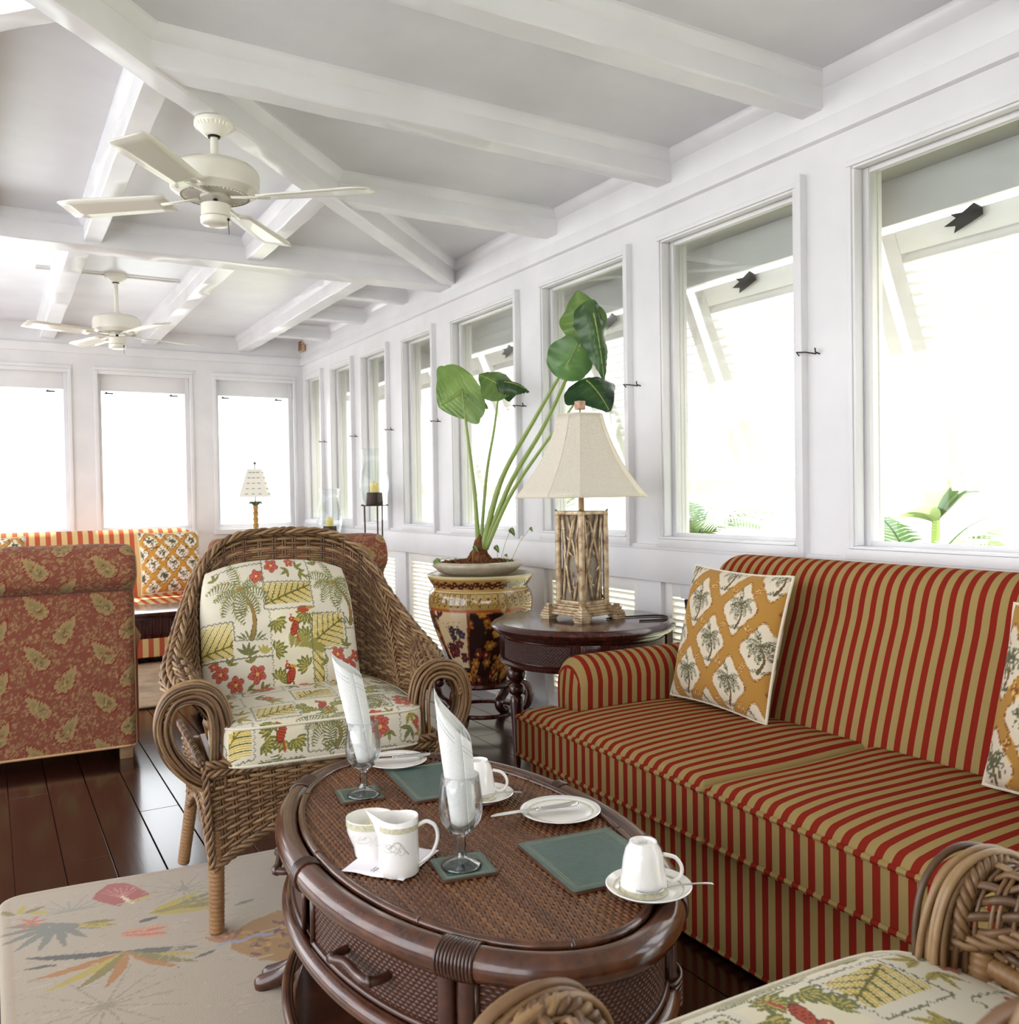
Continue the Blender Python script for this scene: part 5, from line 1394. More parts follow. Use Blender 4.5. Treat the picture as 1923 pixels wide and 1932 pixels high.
def plate(name, label, cat, loc, r, h, group=None):
    t = thing(name, label, cat, loc, 0, group); k = r / .085
    pr = [(.0001, .002), (.045 * k, .002), (.047 * k, 0), (.050 * k, 0), (.052 * k, .003), (.066 * k, .006), (r - .001, h - .001), (r, h), (r - .002, h + .0012), (.066 * k, .0085), (.056 * k, .0055), (.052 * k, .0048), (.0001, .0045)]
    revolve(pr, 56).build('dish', M_china, t, angle=60)
    revolve([(.066 * k, .0090), (.076 * k, .0090 + (h - .0085) * .53)], 56).build('gold_band', M_band, t, angle=60); return t
def cup_saucer(loc): pass
def knife(loc, rz, label, L=.205):
    t = thing('table_knife', label, 'knife', loc, rz, 'silver knives')
    m = MB(); P = []
    for i, (x, hw, th) in enumerate([(0, .004, .0025), (.006, .0095, .004), (.03, .0092, .0042), (.08, .0075, .0036), (.092, .006, .0035), (.095, .0035, .003)]):
        P.append([(x, hw * math.cos(a), .004 + th * math.sin(a)) for a in np.linspace(0, 2 * PI, 11)[:-1]])
    m.grid(P, wrap_v=True); m.f += [tuple(range(9, -1, -1))]; m.m.append(0); m.build('handle', M_silver, t, angle=60)
    m = MB(); pts = [(.093, -.006), (.10, -.0085), (.15, -.0105), (.185, -.0098), (.200, -.004), (L, .004), (.195, .006), (.10, .006), (.093, .004)]; m.prism(pts, .0032, .0046); m.build('blade', M_silver, t, angle=30)
    m = MB(); m.ball((.095, 0, .004), .006, .007, .0042, 10); m.build('bolster', M_silver, t); return t
def spoon(loc, rz, label, rot=None):
    t = thing('teaspoon', label, 'spoon', loc, rz, 'teaspoons')
    if rot: t.rotation_euler = rot
    m = MB(); pts = [(.0, 0, .003), (.02, 0, .0055), (.06, 0, .0065), (.09, 0, .002)]; pp = bez(pts, 8)
    m.tube([Vector(p) for p in pp], [.0044 - .0026 * min(i / 16, 1) for i in range(len(pp))], 8, ry=[.0013] * len(pp), up=(0, 0, 1)); m.build('handle', M_silver, t, angle=180)
    m = MB(); P = []
    for i in range(9):
        q = i / 8
        row = []
        for j in range(20):
            a = 2 * PI * j / 20; row.append((.112 + .024 * q * math.cos(a), .0145 * q * math.sin(a) * (1 + .1 * math.cos(a)), -.0035 + .0062 * q * q))
        P.append(row)
    m.grid(P, wrap_v=True); o = m.build('bowl', M_silver, t, angle=180); s = o.modifiers.new('thickness', 'SOLIDIFY'); s.thickness = .0012; return t

plate('side_plate', 'white side plate at the far end, behind the far goblet', 'plate', (.900, 2.145, ZT_), .080, .014, 'white side plates')
plate('side_plate', 'white side plate at the right of the table, with a knife across it', 'plate', (1.054, 1.609, ZT_), .087, .014, 'white side plates')
knife((.985, 2.118, ZT_ + .0165), R(163), 'silver knife on the far side plate'); 
knife((1.097, 1.603, ZT_ + .0165), R(171), 'silver knife across the right-hand side plate')

def cup(loc, rz, label, upside=True):
    t = thing('tea_cup', label, 'cup', loc, rz, 'upturned tea cups')
    if upside: fl = Matrix.Translation((0, 0, .084)) @ Matrix.Rotation(PI, 4, 'X')
    else: fl = Matrix.Identity(4)
    pr = [(.0001, .004), (.019, .004), (.020, 0), (.0235, 0), (.0245, .004), (.030, .012), (.0345, .028), (.0375, .05), (.0405, .074), (.042, .084), (.0405, .0838), (.036, .05), (.033, .030), (.028, .014), (.0001, .008)]
    m = revolve(pr, 48, mat=fl); m.build('cup_body', M_china, t, angle=70)
    m = MB(); m.tube([fl @ Vector(p) for p in bez([(.036, 0, .066), (.050, 0, .071), (.064, 0, .062), (.066, 0, .046), (.055, 0, .030), (.034, 0, .024)], 7)], .0042, 10, ry=.0034); m.build('handle', M_china, t, angle=180)
    m = revolve([(.0412, .074), (.0422, .083)], 48, mat=fl); m.build('gold_band', M_band, t, angle=60)
    m = MB()
    for k in range(5): m.obox(fl, (-.008 + k * .0034, -.002, -.0003), (-.006 + k * .0034, .002, .0039))
    m.build('maker_mark', M_swirl, t, smooth=False); return t
plate('saucer', 'white saucer under the upturned cup at the near right', 'saucer', (.967, 1.203, ZT_ + .006), .074, .016, 'saucers')
cup((.960, 1.208, ZT_ + .0115), R(-28), 'white cup upside down on the saucer at the near right of the table')
spoon((1.052, 1.136, ZT_ + .0235), R(160), 'teaspoon on the near saucer, handle over the table rim')
plate('saucer', 'white saucer with an upturned cup, behind the middle goblet', 'saucer', (.952, 1.776, ZT_ + .006), .072, .016, 'saucers')
cup((.945, 1.782, ZT_ + .0115), R(-30), 'white cup upside down on the saucer, behind the middle goblet')
spoon((1.020, 1.716, ZT_ + .0235), R(165), 'teaspoon on the saucer behind the middle goblet')

# paper napkin with the sugar bowl and the milk jug
t = thing('paper_napkin', 'white paper napkin under the sugar bowl and milk jug', 'napkin', (.648, 1.578, ZT_ + .0006), R(38))
m = MB(); P = [[(-.073 + .146 * i / 10, -.065 + .13 * j / 10, .0012 * math.sin(i * .9 + j) * (abs(i - 5) / 5) + .0014) for j in range(11)] for i in range(11)]; m.grid(P); o = m.build('sheet', M_paper, t); s = o.modifiers.new('thickness', 'SOLIDIFY'); s.thickness = .0006
m = MB(); scr = [(-.048, -.010), (-.056, -.016), (-.052, -.026), (-.040, -.022), (-.044, -.012), (-.036, -.018), (-.034, -.026), (-.030, -.020), (-.026, -.026)]
m.tube([(x, y, .0036) for x, y in [tuple(q) for q in bez(scr, 5)]], .0011, 4); m.tube([(-.060, .004, .0036), (-.036, .002, .0036)], .0006, 4); m.tube([(-.058, .010, .0036), (-.040, .009, .0036)], .0006, 4)
m.build('printed_script', M_ink, t)
def deco(t, r, z, a0, n=3):
    m = MB()
    for k in range(n):
        for s in (-1, 1):
            pts = [Vector(((r + .0006) * math.cos(a0 + s * (.1 + .3 * q) + .25 * math.sin(4 * q) + k * .22 - .2), (r + .0006) * math.sin(a0 + s * (.1 + .3 * q) + .25 * math.sin(4 * q) + k * .22 - .2), z + .012 * math.sin(3.2 * q + k) * (1 if s > 0 else .6))) for q in np.linspace(0, 1, 14)]
            m.tube(pts, .0005, 4)
    m.build('swirl_print', M_swirl, t)
t = thing('sugar_bowl', 'white china sugar bowl half hidden behind the milk jug', 'bowl', (.627, 1.628, ZT_ + .002))
revolve([(.0001, .002), (.026, .002), (.027, 0), (.03, 0), (.031, .004), (.0335, .02), (.040, .034), (.0455, .05), (.047, .074), (.0452, .074), (.0435, .05), (.038, .036), (.03, .02), (.0001, .014)], 44).build('bowl_body', M_china, t, angle=60)
revolve([(.0468, .060), (.0474, .072)], 44).build('gold_band', M_band, t, angle=60); deco(t, .0445, .044, -2.2)
m = MB()
for k in range(5): mt = Matrix.Translation((.012 * math.cos(k * 1.3), .014 * math.sin(k * 1.3), .03 + .006 * k)) @ Euler((k, .4 * k, .7 * k)).to_matrix().to_4x4(); m.obox(mt, (-.016, -.012, -.002), (.016, .012, .002), c=k / 5)
m.build('sugar_packets', plain('pale_yellow_packet', '#d9d489', 0.7), t, smooth=False)
t = thing('milk_jug', 'white china milk jug with spout and loop handle', 'jug', (.641, 1.524, ZT_ + .002), R(-28))
m = MB(); pr = [(.0355, 0), (.0372, .002), (.0375, .02), (.037, .06), (.0365, .085), (.037, .104), (.0362, .1045), (.0345, .10), (.0345, .06), (.035, .02), (.034, .006)]
P = []
for r, z in pr:
    row = []
    for k in range(56):
        a = 2 * PI * k / 56; d = math.cos(a - PI); sp = max(0, d) ** 14 * max(0, (z - .055) / .05) ** 1.6
        row.append(Vector((r * math.cos(a) - .024 * sp, r * math.sin(a) * (1 - .25 * sp), z + .012 * sp - .006 * max(0, (z - .08) / .024) * (1 - abs(d)) * .6)))
    P.append(row)
m.grid(P, wrap_v=True); o = len(m.v); m.add([Vector((.034 * math.cos(2 * PI * k / 56), .034 * math.sin(2 * PI * k / 56), .005)) for k in range(56)], [tuple(range(56))]); m.build('jug_body', M_china, t, angle=70)
m = MB(); m.tube([Vector(p) for p in bez([(.035, 0, .084), (.052, 0, .092), (.068, 0, .082), (.072, 0, .06), (.062, 0, .034), (.045, 0, .02), (.036, 0, .014)], 7)], .0052, 10, ry=.0036); m.build('handle', M_china, t, angle=180)
revolve([(.0374, .082), (.0374, .092)], 44).build('gold_band', M_band, t, angle=60); deco(t, .0372, .056, -1.9, 4)
# saucer on the sofa seat, cut by the right edge of the frame
plate('saucer', 'white saucer lying on the sofa seat at the right edge of the frame', 'saucer', (2.125, 1.135, .468), .078, .016, 'saucers')

# ---- round side table with the bamboo lamp
STX, STY, STZ = 2.165, 3.11, .672
st = thing('round_side_table', 'round dark mahogany side table with woven apron between pot and sofa', 'table', (STX, STY, 0))
m = MB(); m.lathe([(.345, STZ - .045), (.372, STZ - .040), (.383, STZ - .03), (.388, STZ - .018), (.382, STZ - .008), (.370, STZ - .005), (.366, STZ - .001), (.358, STZ)], 72); m.build('tabletop', M_mahog, st, angle=50)
m = MB(); m.lathe([(.335, STZ - .16), (.337, STZ - .045)], 64, cap0=False, cap1=False); o = m.build('drum', M_mahog, st)
m = MB(); m.lathe([(.34, STZ - .172), (.352, STZ - .168), (.355, STZ - .16), (.345, STZ - .152), (.338, STZ - .15)], 64, cap1=False); m.build('base_moulding', M_mahog, st, angle=50)
m = MB(); m.lathe([(.338, STZ - .058), (.346, STZ - .054), (.348, STZ - .046), (.345, STZ - .042)], 64, cap0=False); m.build('top_moulding', M_mahog, st, angle=50)
for k in range(4):
    q0, q1 = R(-75 + 90 * k - 32), R(-75 + 90 * k + 32); m = MB(); band(m, .341, .341, STZ - .143, STZ - .064, q0, q1, 24); pn = m.build('cane_panel', M_apron2, st); add_uv(pn, 24, .36, .08)
    q = R(-75 + 90 * k + 45); m = MB(); mt = Matrix.Translation((.338 * math.cos(q), .338 * math.sin(q), STZ - .103)) @ Matrix.Rotation(q, 4, 'Z'); m.obox(mt, (-.01, -.038, -.046), (.012, .038, .046)); m.obox(mt, (.010, -.028, -.040), (.015, .028, .040)); m.build('leg_block', M_mahog, st, bevel=.004)
    pr = [(.010, 0), (.016, .006), (.014, .02), (.017, .035), (.012, .045), (.015, .06), (.019, .15), (.026, .28), (.029, .32), (.026, .345), (.018, .352), (.030, .362), (.034, .378), (.030, .394), (.018, .402), (.024, .41), (.036, .425), (.042, .445), (.036, .465), (.022, .476), (.03, .49), (.032, .50)]
    m = MB(); m.lathe(pr, 20, mat=Matrix.Translation((.285 * math.cos(q), .285 * math.sin(q), 0))); m.build('turned_leg', M_mahog, st, angle=60)
lp = thing('bamboo_lamp', 'table lamp with carved gilt bamboo column and square oatmeal shade', 'lamp', (2.165, 3.110, STZ), R(9))
hw = .070
m = MB()
for z0, z1, h in ((.022, .034, .110), (.034, .044, .104), (.044, .058, .094), (.058, .066, .086)): m.box((-h, -h, z0), (h, h, z1))
m.build('plinth', M_resin, lp, bevel=.004)
for sx in (-1, 1):
    for sy in (-1, 1):
        f = MB()
        for k, (h, z0, z1) in enumerate(((.024, 0, .010), (.028, .010, .020), (.025, .020, .03), (.021, .03, .040), (.016, .040, .052), (.010, .052, .066))): f.box((sx * .101 - h, sy * .101 - h, z0), (sx * .101 + h, sy * .101 + h, z1))
        f.build('stepped_foot', M_resin, lp, bevel=.003)
        c = MB(); c.tube([(sx * hw, sy * hw, .066), (sx * hw, sy * hw, .455)], .0135, 12)
        for z in (.078, .215, .33, .44): c.tube([(sx * hw, sy * hw, z - .004), (sx * hw, sy * hw, z), (sx * hw, sy * hw, z + .004)], [.0135, .0155, .0135], 12, cap=False)
        c.build('corner_cane', M_resin, lp, angle=60)
        c = MB()
        for d in (-1, 1):
            for u in ((1, 0), (0, 1)):
                c.tube([(sx * hw - u[0] * .016 * d * .0 - sx * u[0] * .02, sy * hw - sy * u[1] * .02, .432), (sx * (hw + .008), sy * (hw + .008), .462)], .0042, 6)
                c.tube([(sx * hw - sx * u[0] * .02, sy * hw - sy * u[1] * .02, .098), (sx * (hw + .008), sy * (hw + .008), .070)], .0042, 6)
        c.build('lashing', M_resin, lp)
m = MB(); m.box((-hw - .006, -hw - .006, .44), (hw + .006, hw + .006, .456)); m.box((-hw - .004, -hw - .004, .066), (hw + .004, hw + .004, .082)); m.build('frame_bar', M_resin, lp, bevel=.004)
m = MB(); m.box((-hw + .012, -hw + .012, .07), (hw - .012, hw - .012, .445)); m.build('inner_core', M_resin_bk, lp, smooth=False)
rr = random.Random(11)
for s in range(4):
    rot = Matrix.Rotation(s * PI / 2, 4, 'Z'); m = MB(); y = -hw + .006
    canes = [(-.045, .085, -.03, .26), (-.03, .26, -.05, .44), (.0, .085, -.045, .30), (.02, .44, -.035, .2), (-.02, .44, .045, .2), (.05, .085, .035, .33), (.035, .33, .05, .44), (.045, .2, .02, .085), (-.01, .3, .03, .44)]
    for x0, z0, x1, z1 in canes:
        x0 += rr.uniform(-.006, .006); x1 += rr.uniform(-.006, .006); dy = rr.uniform(-.004, .004)
        p, q = Vector((x0, y + dy, z0)), Vector((x1, y + dy * .4, z1)); m.tube([rot @ p.lerp(q, k / 6) for k in range(7)], [.0062, .0055, .0072, .0055, .0062, .0072, .0055], 8)
    m.build('crossed_canes', M_resin, lp, angle=180)
    m = MB()
    for k in range(16):
        x, z, a = rr.uniform(-.045, .045), rr.uniform(.11, .41), rr.uniform(.3, 2.8); L = rr.uniform(.03, .05); d = Vector((math.cos(a), 0, math.sin(a))); n = Vector((-d.z, 0, d.x)); o = Vector((x, y - .001, z))
        m.add([rot @ o, rot @ (o + d * L * .45 + n * .006 - Vector((0, .003, 0))), rot @ (o + d * L), rot @ (o + d * L * .45 - n * .006 - Vector((0, .003, 0))), rot @ (o + d * L * .5 - Vector((0, .007, 0)))], [(0, 1, 4), (1, 2, 4), (2, 3, 4), (3, 0, 4)])
    stuff(m.build('carved_leaves', M_resin, lp, smooth=False))
m = MB(); m.tube([(0, 0, .45), (0, 0, .58)], [.0135, .011], 12); m.tube([(0, 0, .5), (0, 0, .89)], .004, 8); m.build('neck', plain('gilt_wood_neck', '#b98f52', 0.4), lp)
# bell-curved shade with cut corners: octagonal section
def shade_sec(z):
    q = (z - .515) / .345; k = max(1 - q, 0); s = .080 + (.238 - .080) * (.42 * k + .58 * k ** 2.1); return s
m = MB(); P = []
for i in range(15):
    z = .515 + .345 * i / 14; s = shade_sec(z); c = s * .40
    P.append([Vector((x, y, z)) for x, y in ((s, -s + c), (s, s - c), (s - c, s), (-s + c, s), (-s, s - c), (-s, -s + c), (-s + c, -s), (s - c, -s))])
P = [[Matrix.Rotation(R(-14), 3, 'Z') @ p for p in row] for row in P]
m.grid(P, wrap_v=True); sh = m.build('shade', M_shade, lp, angle=25); sd = sh.modifiers.new('thickness', 'SOLIDIFY'); sd.thickness = .002
m = MB()
for k in range(8): m.tube([P[i][k] * 1.0 for i in range(15)], .0022, 5)
for i in (0, 14): m.tube(P[i], .0034, 5, closed=True)
m.build('shade_trim', M_cream, sh)
m = MB(); m.box((-.017, -.017, .882), (.017, .017, .918)); m.build('finial', plain('carved_pinkish_finial', '#b08a72', 0.5, var=.2, scale=60), lp, bevel=.003)
m = MB()
for a in range(3): m.tube([(0, 0, .858), (.075 * math.cos(a * 2.1), .075 * math.sin(a * 2.1), .858)], .002, 5)
m.build('spider', M_dkmetal, lp)
c = MB(); c.tube([Vector(p) for p in bez([(2.23, 3.03, STZ + .004), (2.34, 3.02, STZ + .004), (2.45, 2.99, STZ + .004), (2.47, 2.93, STZ + .004), (2.40, 2.87, STZ + .004), (2.30, 2.90, STZ + .004)], 8)], .0035, 6)
tag(c.build('lamp_cord', M_dkmetal), 'black lamp cord looped on the round side table', 'cord')

# ================================================================== PLANTER, PLANT, CANDLES, FANS, RUG
PX, PY = 2.225, 4.13
ps = thing('carved_pot_stand', 'dark carved stand with curled legs under the porcelain planter', 'stand', (PX, PY, 0))
m = MB(); m.lathe([(.10, .215), (.185, .215), (.195, .225), (.19, .238), (.10, .24)], 36); m.build('top_ring', M_mahog, ps)
for k in range(4):
    a = R(33 + 90 * k); d = Vector((math.cos(a), math.sin(a), 0))
    path = [(.15, .22), (.225, .235), (.275, .20), (.262, .13), (.205, .09), (.19, .055), (.225, .02), (.262, .012)]
    pts = [d * r + Vector((0, 0, z)) for r, z in [tuple(q) for q in bez(path, 6)]]; n = len(pts)
    m = MB(); m.tube(pts, [.026 + .010 * math.sin(PI * min(i / n * 1.5, 1)) for i in range(n)], 10, ry=[.020] * n); m.ball(d * .262 + Vector((0, 0, .018)), .022, n=10); m.ball(d * .262 + Vector((0, 0, .2)), .03, n=10); m.build('curled_leg', M_mahog, ps, angle=180)
m = MB(); m.tube(ell(.185, .185, 48, .075), .011, 8, closed=True); m.build('ring_stretcher', M_mahog, ps)
pot = thing('porcelain_planter', 'large porcelain planter with dark floral print and gilt bands', 'planter', (PX, PY, .238))
prof = bez([(.125, 0), (.135, .01), (.175, .10), (.225, .22), (.262, .33), (.274, .405), (.268, .455), (.252, .480), (.248, .492), (.262, .515), (.278, .545), (.279, .552), (.272, .557)], 9)
PBD = Board(1.72, .70, 330, '#2c1712'); rr = random.Random(21)
arc = np.concatenate([[0], np.cumsum([math.dist(prof[i], prof[i + 1]) for i in range(len(prof) - 1)])]); AT = arc[-1]
zof = lambda z: float(np.interp(z, [p[1] for p in prof], arc))
H1, H2, H3 = zof(.395), zof(.478), zof(.545)
for k in range(420):
    x, y = rr.uniform(0, 1.72), rr.uniform(.02, H1); r = rr.uniform(.014, .034); col = rr.choice(['#a8642a', '#b9802f', '#8c3f24', '#c08a3c', '#6a2420', '#946028'])
    if rr.random() < .3: PBD.leaf(x, y, rr.uniform(0, 6.3), r * 1.6, r * .6, rr.choice(['#3a3d2c', '#23262c', '#5a4a28']))
    else:
        for q in range(6): PBD.oval(x + r * .55 * math.cos(q * 1.05), y + r * .55 * math.sin(q * 1.05), r * .42, r * .32, col, q * 1.05)
        PBD.oval(x, y, r * .3, r * .3, '#c9a04a' if rr.random() < .6 else '#5a2018')
for cx_ in (.985, 1.55, .42):
    pl = [(cx_ - .085, .10), (cx_ + .065, .10), (cx_ + .098, H1 - .06), (cx_ + .10, H1), (cx_ - .118, H1), (cx_ - .11, H1 - .08)]
    PBD.poly([(x + (.012 if x > cx_ else -.012), y) for x, y in pl], '#7c3f20'); PBD.poly(pl, '#cdb48c')
    for k in range(9): PBD.flower(cx_ + rr.uniform(-.07, .06), .15 + rr.uniform(0, .09), rr.uniform(.018, .034), '#6a2a2c', '#3c1a20', '#a8642a')
    for k in range(5): PBD.flower(cx_ + rr.uniform(-.05, .06), .27 + rr.uniform(-.02, .05), rr.uniform(.014, .028), '#463544', '#2a2430', '#7a5a5a')
    for k in range(9): PBD.line([(cx_ + rr.uniform(-.04, .04), .22), (cx_ + rr.uniform(-.07, .07), rr.uniform(.3, H1 - .02))], .003, '#4a3626', .001)
    for k in range(14): PBD.leaf(cx_ + rr.uniform(-.08, .07), rr.uniform(.15, .34), rr.uniform(0, 6.3), .03, .012, '#3b2c34')
    for k in range(3): PBD.leaf(cx_ - .085, .36 + k * .012, 2.4 - .9 * k, .05, .022, '#4c2c30')
PBD.poly([(0, H1 - .012), (1.72, H1 - .012), (1.72, H1 + .004), (0, H1 + .004)], '#a0522a')
PBD.poly([(0, H1), (1.72, H1), (1.72, H2), (0, H2)], '#a78648')
n = 44
for k in range(n):
    x = 1.72 * (k + .5) / n; w_ = 1.72 / n * .38
    PBD.poly([(x - w_, H2 - .006), (x + w_, H2 - .006), (x + w_, H1 + .022), (x, H1 + .006), (x - w_, H1 + .022)], '#5d4420'); PBD.poly([(x - w_ * .8, H2 - .01), (x + w_ * .8, H2 - .01), (x + w_ * .8, H1 + .024), (x, H1 + .01), (x - w_ * .8, H1 + .024)], '#b8995a')
    for s in (-1, 1): PBD.line([(x, H1 + .015), (x + s * w_ * .55, H1 + .04), (x + s * w_ * .2, H1 + .058), (x, H1 + .045)], .003, '#4a3018')
PBD.poly([(0, H2), (1.72, H2), (1.72, AT), (0, AT)], '#a98546')
for k in range(60): PBD.flower(1.72 * (k + .5) / 60, H2 + .032 + .012 * (k % 2), .018, '#5c2a20', '#3e1c18', '#c09a50')
for y, wd in ((H2, .006), (H3, .01)): PBD.line([(0, y), (1.72, y)], wd, '#d6bf84')
PBD.poly([(0, H3), (1.72, H3), (1.72, .7), (0, .7)], '#c9b88c')
m = MB(); n = 300; P = []; dn = []
for (z0, (r0, zz0)), (z1, (r1, zz1)) in zip(zip(arc, prof), zip(arc[1:], prof[1:])):
    q = max(int((z1 - z0) / .004), 1)
    for k in range(q): t_ = k / q; dn.append((r0 + (r1 - r0) * t_, zz0 + (zz1 - zz0) * t_, z0 + (z1 - z0) * t_))
dn.append((prof[-1][0], prof[-1][1], arc[-1]))
for r, z, a in dn: P.append([(r * math.cos(2 * PI * k / n), r * math.sin(2 * PI * k / n), z) for k in range(n)])
m.grid(P, wrap_v=True); o = m.build('painted_body', M_pot, pot, angle=60)
uv = np.array([(1.72 * ((k / n + .0) % 1), a) for r, z, a in dn for k in range(n)]); paint(o, PBD.sample(uv[:, 0], uv[:, 1]))
m = MB(); m.lathe([(.272, .557), (.255, .553), (.236, .50), (.24, .44), (.0001, .42)], 48, cap0=False, cap1=False); m.build('inner_wall', plain('cream_glaze', '#b9ab88', .2), pot, angle=60)
dish = thing('plant_dish', 'shallow grey stoneware dish resting on the planter rim', 'dish', (PX - .01, PY + .01, .792))
m = MB(); m.lathe([(.17, 0), (.20, .012), (.232, .038), (.237, .052), (.230, .064), (.214, .066), (.206, .058), (.20, .045), (.0001, .040)], 56, cap1=False); m.build('dish_body', M_dish, dish, angle=60)
m = MB(); P = []
for i in range(14):
    r = .204 * i / 13; P.append([(r * math.cos(2 * PI * k / 40), r * math.sin(2 * PI * k / 40), .046 + .016 * (1 - (i / 13) ** 2) + rng.normal(0, .004) * (i > 0)) for k in range(40)])
m.grid(P, wrap_v=True); so = m.build('soil', M_soil, dish, angle=180)
m = MB(); rr = random.Random(4)
for k in range(160):
    a, r = rr.uniform(0, 6.3), .19 * math.sqrt(rr.random()); mt = Matrix.Translation((r * math.cos(a), r * math.sin(a), .058 + .012 * (1 - r / .19))) @ Euler((rr.uniform(-.5, .5), rr.uniform(-.5, .5), rr.uniform(0, 6))).to_matrix().to_4x4(); m.obox(mt, (-.011, -.006, -.004), (.011, .006, .004), c=rr.random())
stuff(m.build('bark_chips', M_soil, so, smooth=False))

# elephant-ear plant
ep = thing('elephant_ear_plant', 'elephant-ear plant with long pale stems growing from the stoneware dish', 'plant', (PX - .01, PY - .01, .845))
O = Vector((PX - .01, PY - .01, .845))
m = MB(); P = []
for r, z, dx in ((.062, -.01, 0), (.058, .02, 0), (.05, .04, -.003), (.046, .055, .0), (.034, .075, .004), (.030, .10, .004), (.024, .125, .006), (.014, .15, .008)):
    P.append([(r * math.cos(2 * PI * k / 16) * (1 + .14 * math.sin(3 * k + z * 90)) + dx, r * math.sin(2 * PI * k / 16) * (1 + .1 * math.cos(4 * k)), z) for k in range(16)])
m.grid(P, wrap_v=True); m.build('bulb', M_bulb, ep, angle=180)
for k in range(6):
    a = k * 1.1; m = MB(); m.tube([(.03 * math.cos(a), .03 * math.sin(a), .06), (.06 * math.cos(a), .06 * math.sin(a), .03), (.085 * math.cos(a), .085 * math.sin(a), -.008)], [.008, .007, .003], 6); m.build('root', M_bulb, ep)
def W(p): return Vector(p) - O
LEAVES = {}
def petiole(pts, r0, r1, c):
    m = MB(); p = [Vector(q) for q in bez([W(q) for q in pts], 8)]; n = len(p); m.tube(p, [r0 + (r1 - r0) * (i / (n - 1)) ** .7 for i in range(n)], 8, c=c); m.build('petiole', M_stem, ep, angle=180)
def leafblade(attach, tip, face, width, mat, c, cup=.12, droop=.0, fold=0.0, lobes=.42, ruff=.03, name='leaf'):
    """heart-shaped blade: attach and tip in world space, face = direction the upper side looks"""
    a, t = W(attach), W(tip); ax = t - a; L = ax.length; ax.normalize(); n = Vector(face).normalized(); n = (n - ax * n.dot(ax)).normalized(); sd = ax.cross(n); m = MB(); P = []
    NU, NV = 26, 12
    def half_w(s):    # s from -lobes (back of the lobes) to 1 (tip)
        if s < 0: q = -s / lobes; return width * (.46 * math.sqrt(max(1 - q * q, 0)) + .0)
        return width * .5 * max(0, 1 - s ** 1.7) ** .8 * (.92 + .16 * math.sin(PI * min(s * 2, 1)))
    for i in range(NU + 1):
        s = -lobes + (1 + lobes) * i / NU; row = []; hw_ = half_w(s); inner = 0
        if s < 0: inner = hw_ * .10 + .45 * width * .5 * (-s / lobes) ** 1.4 * .5
        for sgn in (-1, 1):
            for j in range(NV + 1):
                q = j / NV; q = q if sgn > 0 else 1 - q
                lat = inner + (max(hw_, inner) - inner) * q; y = sgn * lat; v = abs(y) / (width * .5 + 1e-6)
                h = -cup * L * v * v - droop * L * max(s, 0) ** 2 + ruff * L * math.sin(s * 15 + sgn) * v * v * .6 - .006 * math.sin(s * 55 - v * 14) * (1 - v)
                yy = y * math.cos(fold * (1 if sgn > 0 else -.2) * v); h += -abs(y) * math.sin(fold * (1 if sgn > 0 else -.2) * v)
                row.append(a + ax * (s * L * (1 - .12 * droop)) + sd * yy + n * h)
        P.append(row)
    m.grid(P, c=c)
    # colour runs from the pale midrib out to the dark margin
    m.c = []
    for i in range(NU + 1):
        for sgn in (-1, 1):
            for j in range(NV + 1):
                q = j / NV; q = q if sgn > 0 else 1 - q; vein = .16 if (i % 5 == 0) else 0
                m.c.append(min(max(c + .30 * (1 - q) ** 2 + vein * (1 - q) - .12, 0), 1))
    o = m.build(name, mat, ep, angle=180)
    r = MB(); r.tube([a + ax * (L * s) + n * (.002 - droop * L * s * s) for s in np.linspace(0, .92, 8)], [.0042 - .0004 * k for k in range(8)], 6, c=.6); r.build('midrib', M_stem, o)
    return o
B0 = (2.212, 4.115, .93)
petiole([(2.215, 4.125, .90), (2.195, 4.118, 1.2), (2.165, 4.13, 1.5), (2.144, 4.146, 1.742)], .0155, .0055, .45)
leafblade((2.144, 4.146, 1.742), (2.035, 4.205, 1.660), (-.47, -.86, .12), .37, M_leaf, .52, .10, .05, .12, .62, .03)
leafblade((2.150, 4.140, 1.740), (2.265, 4.062, 1.665), (-.35, -.75, .45), .11, M_leaf, .42, .22, .25, .5, .10, .05, 'folded_lobe')
petiole([(2.222, 4.115, .92), (2.250, 4.09, 1.3), (2.285, 4.06, 1.55), (2.311, 4.045, 1.765)], .011, .0045, .35)
leafblade((2.311, 4.045, 1.768), (2.222, 4.10, 1.842), (-.42, -.70, .45), .205, M_leaf, .36, .20, .25, .2, .55, .06)
leafblade((2.33, 4.03, 1.785), (2.45, 3.955, 1.775), (-.3, -.55, .75), .13, M_leaf_dk, .22, .30, .4, .5, .3, .05, 'folded_lobe')
petiole([(2.228, 4.105, .92), (2.30, 4.02, 1.28), (2.39, 3.83, 1.58), (2.42, 3.60, 1.81)], .0200, .007, .5)
petiole([(2.236, 4.098, .92), (2.33, 3.99, 1.25), (2.43, 3.80, 1.55), (2.46, 3.56, 1.86), (2.475, 3.50, 2.0)], .0175, .006, .4)
petiole([(2.240, 4.092, .92), (2.33, 3.98, 1.2), (2.40, 3.80, 1.42), (2.455, 3.62, 1.60), (2.47, 3.50, 1.72)], .0150, .0045, .55)
leafblade((2.42, 3.585, 1.815), (2.478, 3.485, 2.005), (-.50, -.86, .0), .225, M_leaf_dk, .66, .06, .02, .1, .30, .05)
leafblade((2.474, 3.50, 2.00), (2.440, 3.51, 2.165), (-.5, -.85, .15), .235, M_leaf, .40, .10, .06, .15, .38, .10)
